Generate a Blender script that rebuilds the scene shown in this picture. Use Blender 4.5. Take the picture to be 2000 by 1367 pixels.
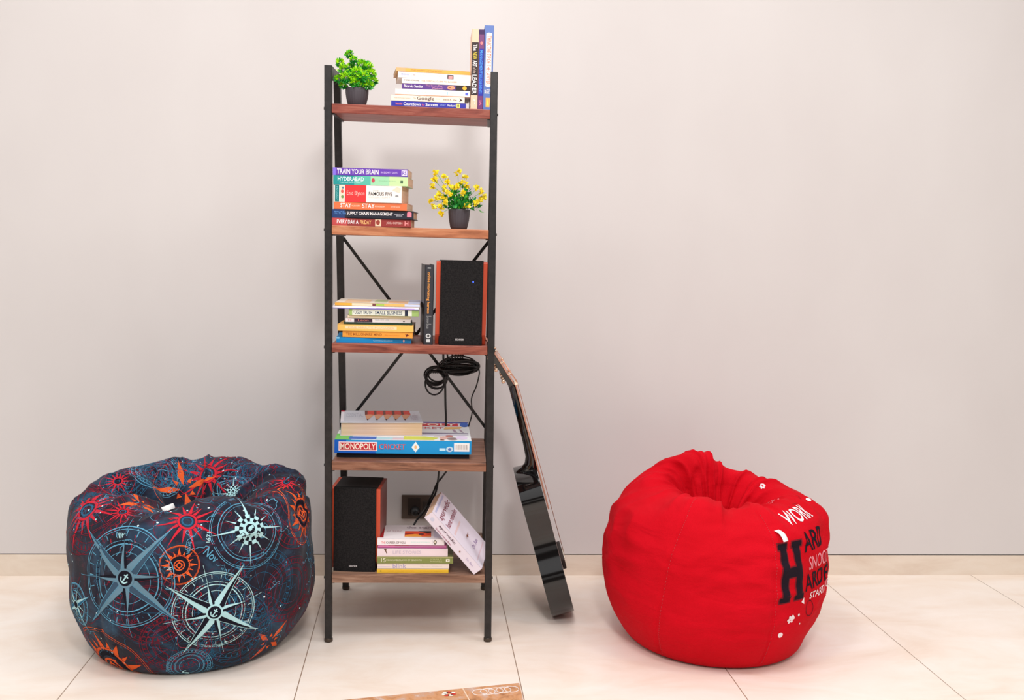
import bpy, bmesh, math, random
import numpy as np
from mathutils import Vector, Matrix, noise
from mathutils.bvhtree import BVHTree
random.seed(7)
D = bpy.data; SC = bpy.context.scene; COL = SC.collection
for o in list(D.objects): D.objects.remove(o)
PI = math.pi
# ------------------------------------------------------------------ camera
CAM = Vector((0.2389, -3.5953, 1.191)); YAW, PITCH, ROLL, FPX = .0913, -.1018, .0285, 2000.0
_f = Vector((math.sin(YAW)*math.cos(PITCH), math.cos(YAW)*math.cos(PITCH), math.sin(PITCH)))
_r = _f.cross(Vector((0, 0, 1))).normalized(); _u = _r.cross(_f)
CR = _r*math.cos(ROLL)+_u*math.sin(ROLL); CU = -_r*math.sin(ROLL)+_u*math.cos(ROLL)
cd = D.cameras.new('camera'); cam = D.objects.new('camera', cd); COL.objects.link(cam)
cd.sensor_width = 36; cd.lens = 36*FPX/2000; cd.clip_start = .05
cam.matrix_world = Matrix(((CR.x, CU.x, -_f.x, CAM.x), (CR.y, CU.y, -_f.y, CAM.y), (CR.z, CU.z, -_f.z, CAM.z), (0, 0, 0, 1)))
SC.camera = cam
# ------------------------------------------------------------------ light
w = D.worlds.new('world'); SC.world = w; w.use_nodes = True
_bg = w.node_tree.nodes['Background']; _bg.inputs[1].default_value = .90
_tc = w.node_tree.nodes.new('ShaderNodeTexCoord'); _sx = w.node_tree.nodes.new('ShaderNodeSeparateXYZ'); _mr = w.node_tree.nodes.new('ShaderNodeMapRange'); _rp = w.node_tree.nodes.new('ShaderNodeValToRGB')
_mr.inputs['From Min'].default_value = -1; _mr.inputs['From Max'].default_value = 1
w.node_tree.links.new(_tc.outputs['Generated'], _sx.inputs[0]); w.node_tree.links.new(_sx.outputs[2], _mr.inputs['Value']); w.node_tree.links.new(_mr.outputs[0], _rp.inputs[0]); w.node_tree.links.new(_rp.outputs[0], _bg.inputs[0])
# bands made up for guitar reflections: unseen floor, furniture, walls, dark beam, bright ceiling
_st = [(.0, (.75, .66, .58)), (.47, (.62, .54, .47)), (.50, (.10, .09, .08)), (.545, (.12, .10, .09)), (.56, (.55, .52, .50)), (.60, (.60, .57, .55)), (.615, (.06, .055, .05)), (.66, (.10, .09, .085)), (.69, (1.0, .98, .975)), (1.0, (1.28, 1.27, 1.27))]
while len(_rp.color_ramp.elements) < len(_st): _rp.color_ramp.elements.new(.5)
for _e, (_p, _c) in zip(_rp.color_ramp.elements, _st): _e.position = _p; _e.color = (*_c, 1)
def area(name, loc, target, size, power, col=(1, .98, .975), sy=None):
    l = D.lights.new(name, 'AREA'); l.size = size; l.energy = power; l.color = col
    if sy: l.shape = 'RECTANGLE'; l.size_y = sy
    o = D.objects.new(name, l); COL.objects.link(o); o.location = loc
    o.rotation_euler = (Vector(target)-Vector(loc)).to_track_quat('-Z', 'Y').to_euler(); return o
area('ceiling_lamp_centre', (.25, -1.7, 2.8), (.25, -1.0, 0), .45, 17)
area('ceiling_lamp_left', (-1.3, -1.6, 2.8), (-1.1, -.9, 0), .4, 12)
area('ceiling_lamp_right', (1.9, -1.6, 2.8), (1.7, -.9, 0), .4, 12)
area('ceiling_lamp_near', (.5, -3.6, 2.8), (.5, -.9, .3), .35, 36)
SC.view_settings.view_transform = 'Standard'; SC.view_settings.look = 'None'
SC.view_settings.gamma = 1; SC.view_settings.exposure = 0.0; SC.view_settings.use_curve_mapping = False
# ------------------------------------------------------------------ materials
def srgb(c):
    return tuple(((v/255)/12.92 if v/255 <= .04045 else ((v/255+.055)/1.055)**2.4) for v in c)
_M = {}
def mat(c, rough=.6, spec=.3, metal=0, coat=0, name=None, sheen=0):
    k = (tuple(c), rough, spec, metal, coat, name, sheen)
    if k in _M: return _M[k]
    m = D.materials.new(name or 'paint_%d_%d_%d' % tuple(c)); m.use_nodes = True
    b = m.node_tree.nodes['Principled BSDF']
    b.inputs['Base Color'].default_value = (*srgb(c), 1); b.inputs['Roughness'].default_value = rough
    b.inputs['Specular IOR Level'].default_value = spec; b.inputs['Metallic'].default_value = metal
    b.inputs['Coat Weight'].default_value = coat; b.inputs['Sheen Weight'].default_value = sheen
    _M[k] = m; return m
class NT:
    def __init__(s, m): s.t = m.node_tree; s.b = s.t.nodes['Principled BSDF']
    def n(s, typ, **kw):
        x = s.t.nodes.new(typ)
        for k, v in kw.items(): setattr(x, k, v)
        return x
    def l(s, a, b): s.t.links.new(a, b)
    def coord(s, scale=(1, 1, 1), out='Object'):
        tc = s.n('ShaderNodeTexCoord'); mp = s.n('ShaderNodeMapping'); mp.inputs['Scale'].default_value = scale
        s.l(tc.outputs[out], mp.inputs[0]); return mp.outputs[0]
    def noise(s, vec, scale, detail=4, rough=.55, dist=0):
        x = s.n('ShaderNodeTexNoise'); x.inputs['Scale'].default_value = scale; x.inputs['Detail'].default_value = detail
        x.inputs['Roughness'].default_value = rough; x.inputs['Distortion'].default_value = dist
        if vec: s.l(vec, x.inputs['Vector'])
        return x.outputs['Fac']
    def ramp(s, fac, stops):
        x = s.n('ShaderNodeValToRGB'); e = x.color_ramp.elements
        while len(e) < len(stops): e.new(.5)
        for i, (p, c) in enumerate(stops): e[i].position = p; e[i].color = (*srgb(c), 1)
        s.l(fac, x.inputs[0]); return x.outputs[0]
    def mix(s, fac, a, b, typ='MIX'):
        x = s.n('ShaderNodeMix', data_type='RGBA', blend_type=typ)
        for inp, v in ((0, fac), (6, a), (7, b)):
            if hasattr(v, 'links'): s.l(v, x.inputs[inp])
            elif inp == 0: x.inputs[0].default_value = v
            else: x.inputs[inp].default_value = (*srgb(v), 1)
        return x.outputs[2]
    def math(s, op, a, b=0.0):
        x = s.n('ShaderNodeMath', operation=op)
        for i, v in enumerate((a, b)):
            if hasattr(v, 'links'): s.l(v, x.inputs[i])
            else: x.inputs[i].default_value = v
        return x.outputs[0]
    def bump(s, h, st, dist=.01):
        x = s.n('ShaderNodeBump'); x.inputs['Strength'].default_value = st; x.inputs['Distance'].default_value = dist
        s.l(h, x.inputs['Height']); s.l(x.outputs[0], s.b.inputs['Normal'])
    def col(s, c): s.l(c, s.b.inputs['Base Color'])
TX0, TW = -.0665, .6
def m_wall():
    m = mat((216, 208, 202), .38, .35, name='satin_wall_panel'); t = NT(m)
    v = t.coord((1, 1, .6)); f = t.noise(v, 1.6, 3)
    t.col(t.ramp(f, [(.3, (214, 208, 206)), (.7, (220, 215, 213))])); return m
def m_floor():
    m = mat((230, 214, 198), .32, .4, name='cream_stone_tile'); t = NT(m)
    v = t.coord(); f = t.noise(t.coord((1, 2.2, 1)), 2.6, 8, .6, .8); g = t.noise(v, 14, 6, .65)
    c = t.ramp(f, [(.28, (232, 212, 194)), (.5, (240, 226, 213)), (.72, (245, 235, 226))])
    c = t.mix(t.ramp(g, [(.52, (0, 0, 0)), (.75, (90, 90, 90))]), c, (222, 196, 176))
    sx = t.n('ShaderNodeSeparateXYZ'); t.l(v, sx.inputs[0])
    a = t.math('ABSOLUTE', t.math('SUBTRACT', t.math('FRACT', t.math('ADD', t.math('DIVIDE', t.math('SUBTRACT', sx.outputs[0], TX0), TW), 20.5)), .5))
    lx = t.math('LESS_THAN', a, .0022)
    b = t.math('ABSOLUTE', t.math('SUBTRACT', t.math('FRACT', t.math('ADD', t.math('DIVIDE', t.math('ADD', sx.outputs[1], 1.13), 1.2), 20.5)), .5))
    ly = t.math('LESS_THAN', b, .0011)
    gr = t.math('MAXIMUM', lx, ly)
    t.col(t.mix(gr, c, (150, 124, 104))); t.bump(t.math('MULTIPLY', gr, -1), .4, .002); return m
def m_stone_trim():
    m = mat((222, 206, 188), .45, .35, name='travertine_skirting'); t = NT(m)
    f = t.noise(t.coord((1, 1, 3)), 5, 7, .6, .5)
    t.col(t.ramp(f, [(.3, (222, 204, 186)), (.55, (233, 219, 203)), (.8, (238, 227, 214))])); return m
def m_wood(dark, mid, light, name, seed=0):
    m = mat(mid, .42, .4, name=name); t = NT(m)
    tc = t.n('ShaderNodeTexCoord'); mp = t.n('ShaderNodeMapping'); mp.inputs['Scale'].default_value = (3, 26, 34); mp.inputs['Location'].default_value = (seed*3.1, seed*1.7, seed)
    t.l(tc.outputs['Object'], mp.inputs[0]); v = mp.outputs[0]
    f = t.noise(v, 1.6, 7, .62, 1.6)
    mp2 = t.n('ShaderNodeMapping'); mp2.inputs['Scale'].default_value = (12, 150, 190); t.l(tc.outputs['Object'], mp2.inputs[0])
    g = t.noise(mp2.outputs[0], 1.5, 4, .6, .4)
    c = t.ramp(f, [(.3, dark), (.5, mid), (.72, light)])
    t.col(t.mix(t.ramp(g, [(.45, (0, 0, 0)), (.8, (110, 110, 110))]), c, dark)); t.bump(g, .25, .001); return m
def m_black_metal():
    m = mat((44, 40, 40), .42, .45, name='black_powder_coat'); t = NT(m)
    g = t.noise(t.coord(), 60, 3); t.col(t.ramp(g, [(.35, (22, 19, 19)), (.75, (40, 35, 35))])); t.bump(g, .08, .001); return m
def m_grille():
    m = mat((30, 29, 30), .95, .1, name='speaker_cloth'); t = NT(m)
    g = t.noise(t.coord(), 260, 3); t.col(t.ramp(g, [(.3, (24, 23, 24)), (.7, (42, 40, 40))])); t.bump(g, .5, .001); return m
def m_navy():
    m = mat((30, 28, 40), .85, .15, name='printed_navy_cotton', sheen=.1); t = NT(m)
    v = t.coord(); f = t.noise(v, 9, 5, .6, .6); g = t.noise(v, 34, 4, .7, 1.5); h = t.noise(v, 5, 3, .5, .3)
    c = t.ramp(f, [(.3, (24, 22, 33)), (.5, (32, 31, 46)), (.64, (42, 66, 88)), (.8, (66, 116, 140))])
    r = t.math('MULTIPLY', t.ramp(g, [(.50, (0, 0, 0)), (.62, (220, 220, 220))]), t.ramp(h, [(.5, (0, 0, 0)), (.65, (255, 255, 255))]))
    c = t.mix(r, c, (92, 30, 48))
    b = t.math('MULTIPLY', t.ramp(g, [(.3, (170, 170, 170)), (.42, (0, 0, 0))]), t.ramp(h, [(.35, (255, 255, 255)), (.5, (0, 0, 0))]))
    c = t.mix(b, c, (58, 112, 140)); t.col(c)
    t.bump(t.noise(v, 600, 2), .15, .001); return m
def m_red():
    m = mat((206, 8, 28), .85, .12, name='red_cotton_twill'); t = NT(m)
    v = t.coord((1, 1, 3)); f = t.noise(v, 7, 2.5, .5, .5); g = t.noise(t.coord(), 500, 2)
    x = t.n('ShaderNodeMath', operation='MULTIPLY'); x.inputs[1].default_value = .08; t.l(g, x.inputs[0])
    t.bump(t.math('ADD', t.math('MULTIPLY', f, .7), x.outputs[0]), .6, .02)
    t.col(t.ramp(t.noise(t.coord(), 6, 3), [(.3, (196, 3, 22)), (.7, (208, 6, 28))])); return m
def m_pages():
    m = mat((226, 196, 168), .9, .1, name='paper_edges'); t = NT(m)
    f = t.noise(t.coord((4, 4, 900)), 1, 3, .6); t.col(t.ramp(f, [(.3, (208, 168, 138)), (.7, (236, 206, 180))])); return m
def m_pages_white():
    m = mat((240, 230, 216), .9, .1, name='pale_paper_edges'); t = NT(m)
    f = t.noise(t.coord((4, 4, 900)), 1, 3, .6); t.col(t.ramp(f, [(.3, (222, 206, 188)), (.7, (246, 238, 226))])); return m
def m_foliage(a, b, c, nm):
    m = mat(a, .5, .35, name=nm); t = NT(m); f = t.noise(t.coord(), 70, 2)
    t.col(t.ramp(f, [(.35, a), (.55, b), (.75, c)])); return m
WALL, FLOOR, TRIM, METAL, GRILLE = m_wall(), m_floor(), m_stone_trim(), m_black_metal(), m_grille()
PAGES, PAGESW = m_pages(), m_pages_white()
NAVY, RED = m_navy(), m_red()
# ------------------------------------------------------------------ mesh helpers
class MB:
    """collects geometry for ONE mesh object"""
    def __init__(s): s.v = []; s.f = []; s.m = []; s.mats = []; s.smooth = []
    def mi(s, m):
        if m not in s.mats: s.mats.append(m)
        return s.mats.index(m)
    def add(s, vs, fs, m, smooth=False):
        o = len(s.v); s.v += [tuple(v) for v in vs]; k = s.mi(m)
        for f in fs: s.f.append([i+o for i in f]); s.m.append(k); s.smooth.append(smooth)
    def box(s, a, b, m, xf=None):
        (x0, y0, z0), (x1, y1, z1) = a, b
        vs = [(x0, y0, z0), (x1, y0, z0), (x1, y1, z0), (x0, y1, z0), (x0, y0, z1), (x1, y0, z1), (x1, y1, z1), (x0, y1, z1)]
        if xf: vs = [xf(Vector(v)) for v in vs]
        s.add(vs, [(3, 2, 1, 0), (4, 5, 6, 7), (0, 1, 5, 4), (1, 2, 6, 5), (2, 3, 7, 6), (3, 0, 4, 7)], m)
    def hexa(s, vs, m):
        s.add(vs, [(3, 2, 1, 0), (4, 5, 6, 7), (0, 1, 5, 4), (1, 2, 6, 5), (2, 3, 7, 6), (3, 0, 4, 7)], m)
    def tube(s, pts, r, m, n=8, closed=False):
        pts = [Vector(p) for p in pts]; N = len(pts); rings = []
        t = (pts[1]-pts[0]).normalized(); a = t.orthogonal().normalized()
        for i, p in enumerate(pts):
            if i == 0: t = (pts[1]-p)
            elif i == N-1: t = (p-pts[i-1])
            else: t = (pts[i+1]-pts[i-1])
            t = t.normalized() if t.length > 1e-9 else Vector((0, 0, 1))
            a = (a-t*a.dot(t)); a = a.normalized() if a.length > 1e-6 else t.orthogonal().normalized(); b = t.cross(a)
            rr = r(i/(N-1)) if callable(r) else r
            rings.append([p+(a*math.cos(2*PI*k/n)+b*math.sin(2*PI*k/n))*rr for k in range(n)])
        vs = [v for q in rings for v in q]
        fs = [(i*n+k, i*n+(k+1) % n, (i+1)*n+(k+1) % n, (i+1)*n+k) for i in range(N-1) for k in range(n)]
        fs += [tuple(range(n))[::-1], tuple((N-1)*n+k for k in range(n))]
        s.add(vs, fs, m, True)
    def lathe(s, prof, m, n=40, c=(0, 0, 0), rfun=None, cap=True, xf=None):
        vs = []
        for (r, z) in prof:
            for k in range(n):
                a = 2*PI*k/n; q = r*(rfun(k, z) if rfun else 1)
                vs.append(Vector((c[0]+q*math.cos(a), c[1]+q*math.sin(a), c[2]+z)))
        if xf: vs = [xf(v) for v in vs]
        N = len(prof)
        fs = [(i*n+k, i*n+(k+1) % n, (i+1)*n+(k+1) % n, (i+1)*n+k) for i in range(N-1) for k in range(n)]
        if cap: fs += [tuple(range(n))[::-1], tuple((N-1)*n+k for k in range(n))]
        s.add(vs, fs, m, True)
    def poly(s, pts, m): s.add(pts, [tuple(range(len(pts)))], m)
    def build(s, name, parent=None, bevel=0, loc=None, rot=None, mw=None, auto=40):
        me = D.meshes.new(name); me.from_pydata(s.v, [], s.f)
        for m in s.mats: me.materials.append(m)
        for p, k, sm in zip(me.polygons, s.m, s.smooth): p.material_index = k; p.use_smooth = sm
        me.update(); o = D.objects.new(name, me); COL.objects.link(o)
        if parent: o.parent = parent
        if loc: o.location = loc
        if rot: o.rotation_euler = rot
        if mw is not None: o.matrix_world = mw
        if bevel:
            b = o.modifiers.new('bevel', 'BEVEL'); b.width = bevel; b.segments = 2; b.limit_method = 'ANGLE'; b.angle_limit = math.radians(50)
        return o
def empty(name, loc=(0, 0, 0), mw=None):
    o = D.objects.new(name, None); COL.objects.link(o); o.empty_display_size = .05
    if mw is not None: o.matrix_world = mw
    else: o.location = loc
    return o
def tag(o, label, cat=None, group=None, kind=None):
    o['label'] = label
    if cat: o['category'] = cat
    if group: o['group'] = group
    if kind: o['kind'] = kind
    return o
_T = {}
def text2d(s, bold=0.0):
    """triangulated glyph outlines of a word, scaled to a unit box"""
    bold = min(bold, .012); k = (s, bold)
    if k in _T: return _T[k]
    cu = D.curves.new('t', 'FONT'); cu.body = s; cu.resolution_u = 3; cu.offset = bold
    o = D.objects.new('t', cu); COL.objects.link(o)
    dg = bpy.context.evaluated_depsgraph_get(); dg.update(); me = D.meshes.new_from_object(o.evaluated_get(dg))
    vs = [(v.co.x, v.co.y) for v in me.vertices]; fs = [tuple(p.vertices) for p in me.polygons]
    D.objects.remove(o); D.curves.remove(cu); D.meshes.remove(me)
    if vs:
        x0 = min(v[0] for v in vs); x1 = max(v[0] for v in vs); y0 = min(v[1] for v in vs); y1 = max(v[1] for v in vs)
        vs = [((x-x0)/(x1-x0), (y-y0)/max(1e-6, y1-y0)) for x, y in vs]
    _T[k] = (vs, fs); return _T[k]
# ------------------------------------------------------------------ room
o = MB(); o.box((-2.6, -5.2, -.05), (3.6, .05, 0), FLOOR); tag(o.build('floor'), 'cream stone floor tiles with thin brown grout lines', kind='structure')
HB = .0764
o = MB(); o.box((-2.6, 0, HB+.0035), (3.6, .05, 3.1), WALL); tag(o.build('wall_back'), 'smooth pale greige wall behind the shelf', kind='structure')
o = MB(); o.box((-2.6, .004, -.01), (3.6, .05, HB+.0035), mat((60, 52, 46), .9)); o.box((-2.6, 0, 0), (3.6, .04, HB), TRIM)
tag(o.build('baseboard_back'), 'flush cream stone skirting with a dark joint above it', kind='structure')
# ------------------------------------------------------------------ ladder frame
LX, LY, PHI, LW, DB, DT, LH = -.0235, -.6196, -.0116, .4967, .4858, .1776, 1.6801
SX, WX, BX, BB = -.0171, -.0082, -.0022, .0133
c_, s_ = math.cos(PHI), math.sin(PHI)
def depth(z): return DB+(DT-DB)*z/LH
def L(u, v, z):                       # u along the width, v metres back from the front, z up
    t = z/LH; vv = v/depth(z)
    u = u+t*(SX+WX*u/LW+BX*vv)+BB*vv
    return Vector((LX+c_*u-s_*v, LY+s_*u+c_*v, z))
def Lb(u, vn, z): return L(u, vn*depth(z), z)
def ray(x, y): return CR*((x-1000)/FPX)-CU*((y-683.5)/FPX)+_f
def onz(x, y, z):
    d = ray(x, y); return CAM+d*((z-CAM.z)/d.z)
FN = Vector((-s_, c_, 0))             # ladder depth direction
FU = Vector((c_, s_, 0))              # ladder width direction
def onv(x, y, v):                     # point on the upright plane v metres behind the shelf's front
    d = ray(x, y); p0 = Vector((LX, LY, 0))+FN*v
    return CAM+d*((p0-CAM).dot(FN)/d.dot(FN))
SZ = [1.5742, 1.2334, .8959, .5492, .2106]; ST = .026; PS = .021
def square_bar(mb, p, q, u, s, m):
    p, q = Vector(p), Vector(q); u = Vector(u).normalized(); t = (q-p).normalized(); u = (u-t*u.dot(t)).normalized(); w_ = t.cross(u)
    vs = []
    for b in (p, q):
        for a, c in ((-1, -1), (1, -1), (1, 1), (-1, 1)): vs.append(b+u*(a*s/2)+w_*(c*s/2))
    mb.add(vs, [(3, 2, 1, 0), (4, 5, 6, 7), (0, 1, 5, 4), (1, 2, 6, 5), (2, 3, 7, 6), (3, 0, 4, 7)], m)
shelf = empty('shelving_unit', (LX+.25, LY+.25, 0))
tag(shelf, 'tall black metal frame shelving unit with five reddish wooden boards against the wall', 'shelf')
def post(us, vs):
    mb = MB(); h = PS/2
    lo, hi = [], []
    for z, lst in ((.012, lo), (LH, hi)):
        for du, dv in ((0, 0), (PS, 0), (PS, PS), (0, PS)):
            u = du if us == 0 else LW-PS+du
            v = dv if vs == 0 else depth(z)-PS+dv
            lst.append(L(u, v, z))
    mb.hexa(lo+hi, METAL); return mb
par = shelf; bpy.context.view_layer.update()
def child(mb, name, bevel=0, par=None):
    o = mb.build(name, bevel=bevel); o.parent = par or shelf
    o.matrix_parent_inverse = (par or shelf).matrix_world.inverted(); return o
POSTS = {}
for us in (0, 1):
    for vs in (0, 1):
        p_ = child(post(us, vs), 'post', .0015); POSTS[us, vs] = p_
        ft = MB(); z = 0; u = PS/2 if us == 0 else LW-PS/2; v = PS/2 if vs == 0 else DB-PS/2
        q = L(u, v, 0); ft.lathe([(.010, 0), (.0125, .003), (.0125, .010), (.010, .014)], mat((70, 58, 48), .5), 16, q); child(ft, 'foot', 0, p_)
WOODS = [m_wood((92, 34, 26), (134, 62, 48), (158, 92, 74), 'reddish_wood', 1), m_wood((128, 72, 46), (182, 114, 78), (204, 146, 108), 'honey_wood', 2),
         m_wood((90, 38, 30), (144, 76, 60), (170, 108, 88), 'reddish_wood_mid', 3), m_wood((88, 56, 42), (140, 94, 72), (172, 128, 104), 'brown_wood', 4),
         m_wood((98, 68, 54), (146, 110, 90), (178, 144, 122), 'pale_brown_wood', 5)]
for i, z in enumerate(SZ):
    mb = MB(); a = PS+.0005; b = LW-PS-.0005; d = depth(z)
    lo = [L(a, -.003, z-ST), L(b, -.003, z-ST), L(b, d, z-ST), L(a, d, z-ST)]
    hi = [L(a, -.003, z), L(b, -.003, z), L(b, d, z), L(a, d, z)]
    mb.hexa(lo+hi, WOODS[i]); child(mb, 'shelf_board', .0015)
    for us in (0, 1):                 # steel angle under each end of the board, with its bolts
        mb = MB(); e = PS if us == 0 else LW-PS; k = 1 if us == 0 else -1
        zz = z-ST
        mb.hexa([L(min(e, e+k*.008), .004, zz-.003), L(max(e, e+k*.008), .004, zz-.003), L(max(e, e+k*.008), d-.004, zz-.003), L(min(e, e+k*.008), d-.004, zz-.003),
                 L(min(e, e+k*.008), .004, zz-.0002), L(max(e, e+k*.008), .004, zz-.0002), L(max(e, e+k*.008), d-.004, zz-.0002), L(min(e, e+k*.008), d-.004, zz-.0002)], METAL)
        child(mb, 'bracket')
        mb = MB(); bp = L(0 if us == 0 else LW, PS/2, z-ST/2); s = -1 if us == 0 else 1
        vs_ = [bp+Vector((s*(-.001+.0035*q), .004*math.cos(k2*PI/4), .004*math.sin(k2*PI/4))) for q in (0, 1) for k2 in range(8)]
        mb.add(vs_, [(k2, (k2+1) % 8, 8+(k2+1) % 8, 8+k2) for k2 in range(8)]+[tuple(range(8)), tuple(range(15, 7, -1))], mat((30, 28, 28), .4, .5, .6)); child(mb, 'bolt', 0, POSTS[us, 0])
for us in (0, 1):
    mb = MB(); u = .0105 if us == 0 else LW-.0105
    square_bar(mb, L(u, PS-.002, LH-PS/2), L(u, depth(LH)-PS+.002, LH-PS/2), (1, 0, 0), PS-.001, METAL); child(mb, 'side_rail')
# X brace across the back
for (ua, za, ub, zb, off) in ((PS, 1.205, LW-PS, .585, .004), (LW-PS, 1.205, PS, .585, .011)):
    mb = MB(); pa, pb = L(ua+(-.006 if ua < .2 else .006), depth(za)-.006+off, za), L(ub+(-.006 if ub < .2 else .006), depth(zb)-.006+off, zb)
    n = (pb-pa).normalized(); wdir = n.cross(FN).normalized()*.0048; t_ = FN*.0016
    mb.hexa([pa-wdir-t_, pa+wdir-t_, pa+wdir+t_, pa-wdir+t_, pb-wdir-t_, pb+wdir-t_, pb+wdir+t_, pb-wdir+t_], mat((24, 21, 21), .4, .4, name='dark_brace')); child(mb, 'cross_brace')
# ------------------------------------------------------------------ books
EC = [0]
def emit_print(mb, face, item):
    """face(a,b,e)-> point, a,b in 0..1 on the face, e metres outward"""
    kind = item[0]; EC[0] = (EC[0]+1) % 60; ec = EC[0]*.00001; face_ = face; face = lambda a, b, e: face_(a, b, e+ec)
    if kind == 'r':                   # rectangle a0,a1,b0,b1,colour
        _, a0, a1, b0, b1, c = item[:6]; e = item[6] if len(item) > 6 else .0002
        mb.poly([face(a0, b0, e), face(a1, b0, e), face(a1, b1, e), face(a0, b1, e)], mat(c, .5))
    elif kind == 't':                 # text a0,a1,b0,b1,colour,string,bold
        _, a0, a1, b0, b1, c, s = item[:7]; bold = item[7] if len(item) > 7 else 0
        vs, fs = text2d(s, bold); mb.add([face(a0+(a1-a0)*x, b0+(b1-b0)*y, .0004) for x, y in vs], fs, mat(c, .5))
    elif kind == 'v':                 # text reading down the b axis
        _, a0, a1, b0, b1, c, s = item[:7]; bold = item[7] if len(item) > 7 else 0
        vs, fs = text2d(s, bold); mb.add([face(a0+(a1-a0)*y, b1-(b1-b0)*x, .0004) for x, y in vs], fs, mat(c, .5))
    elif kind == 'w':                 # text running away from the spine, letter tops towards the head
        _, a0, a1, b0, b1, c, s = item[:7]; bold = item[7] if len(item) > 7 else 0
        vs, fs = text2d(s, bold); mb.add([face(a1-(a1-a0)*y, b0+(b1-b0)*x, .0004) for x, y in vs], fs, mat(c, .5))
    elif kind == 'p':                 # polygon [(a,b)..], colour
        _, pts, c = item[:3]; e = item[3] if len(item) > 3 else .0003
        mb.poly([face(a, b, e) for a, b in pts], mat(c, .5))
    elif kind == 'd':                 # disc centre a,b radius ra,rb
        _, a, b, ra, rb, c = item[:6]; e = item[6] if len(item) > 6 else .0003
        mb.poly([face(a+ra*math.cos(k*PI/10), b+rb*math.sin(k*PI/10), e) for k in range(20)], mat(c, .5))
def book(W, Dp, T, mw, label, col, group, spine=(), cover=(), pages=None, tc=.0006, over=0.0, rough=.4, round_=.0, name='book', topcol=None, cat='book'):
    """lies flat: spine along x facing -y, thickness z"""
    EC[0] = 0; root = empty(name, mw=mw); tag(root, label, cat, group)
    m = mat(col, rough, .4); mt = mat(topcol, rough, .4) if topcol else m
    c = MB(); r = round_
    # C-shaped cover: bottom board, spine, top board (spine slightly rounded when round_ > 0)
    c.box((0, r, 0), (W, Dp, tc), m); c.box((0, r, T-tc), (W, Dp, T), mt)
    n = 6 if r else 1
    ys = []
    for k in range(n+1):
        z = T*k/n; y = r*(1-math.sin(PI*k/n)) if r else 0; ys.append((y, z))
    for k in range(n):
        (y0, z0), (y1, z1) = ys[k], ys[k+1]; b = max(tc, .0008)
        c.hexa([Vector(q) for q in ((0, y0, z0), (W, y0, z0), (W, y0+b+r*.2, z0), (0, y0+b+r*.2, z0), (0, y1, z1), (W, y1, z1), (W, y1+b+r*.2, z1), (0, y1+b+r*.2, z1))], m)
    def fs(a, b, e):
        y = (r*(1-math.sin(PI*b)) if r else 0)
        return Vector((a*W, y-e, b*T))
    def fc(a, b, e): return Vector((a*W, b*Dp, T+e))
    for it in spine: emit_print(c, fs, it)
    for it in cover: emit_print(c, fc, it)
    c.build('cover', root)
    p = MB(); p.box((max(over, .0006), .001+r, tc), (W-max(over, .0006), Dp-max(over, .0006), T-tc), pages or PAGES); p.build('pages', root)
    return root
def rotz(a): return Matrix.Rotation(math.radians(a), 4, 'Z')
LM = Matrix.Rotation(PHI, 4, 'Z')
def stack(zbase, v, items, group):
    """items from bottom: (px_left, px_right, thickness, Dp, rotdeg, label, colour, kw, dv)"""
    z = zbase; refy = None
    for it in items:
        xl, xr, T, Dp, rot, label, colr, kw, dv = it
        vv = v+dv
        yguess = 600
        # left and right spine ends at the height of this book
        def at(x):
            # solve for the image row where z matches on plane vv
            y = 600
            for _ in range(12):
                p = onv(x, y, vv); y += (p.z-(z+T/2))*640
            return onv(x, y, vv)
        a, b = at(xl), at(xr); Wd = (b-a).length/math.cos(math.radians(rot))
        mw = Matrix.Translation(Vector((a.x, a.y, z)))@LM@rotz(rot)
        book(Wd, Dp, T, mw, label, colr, group, **kw); z += T+.0003
    return z
px = 1/671.0
WH = (245, 240, 240); 
g1 = 'books lying in the stack on the top shelf'
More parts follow.
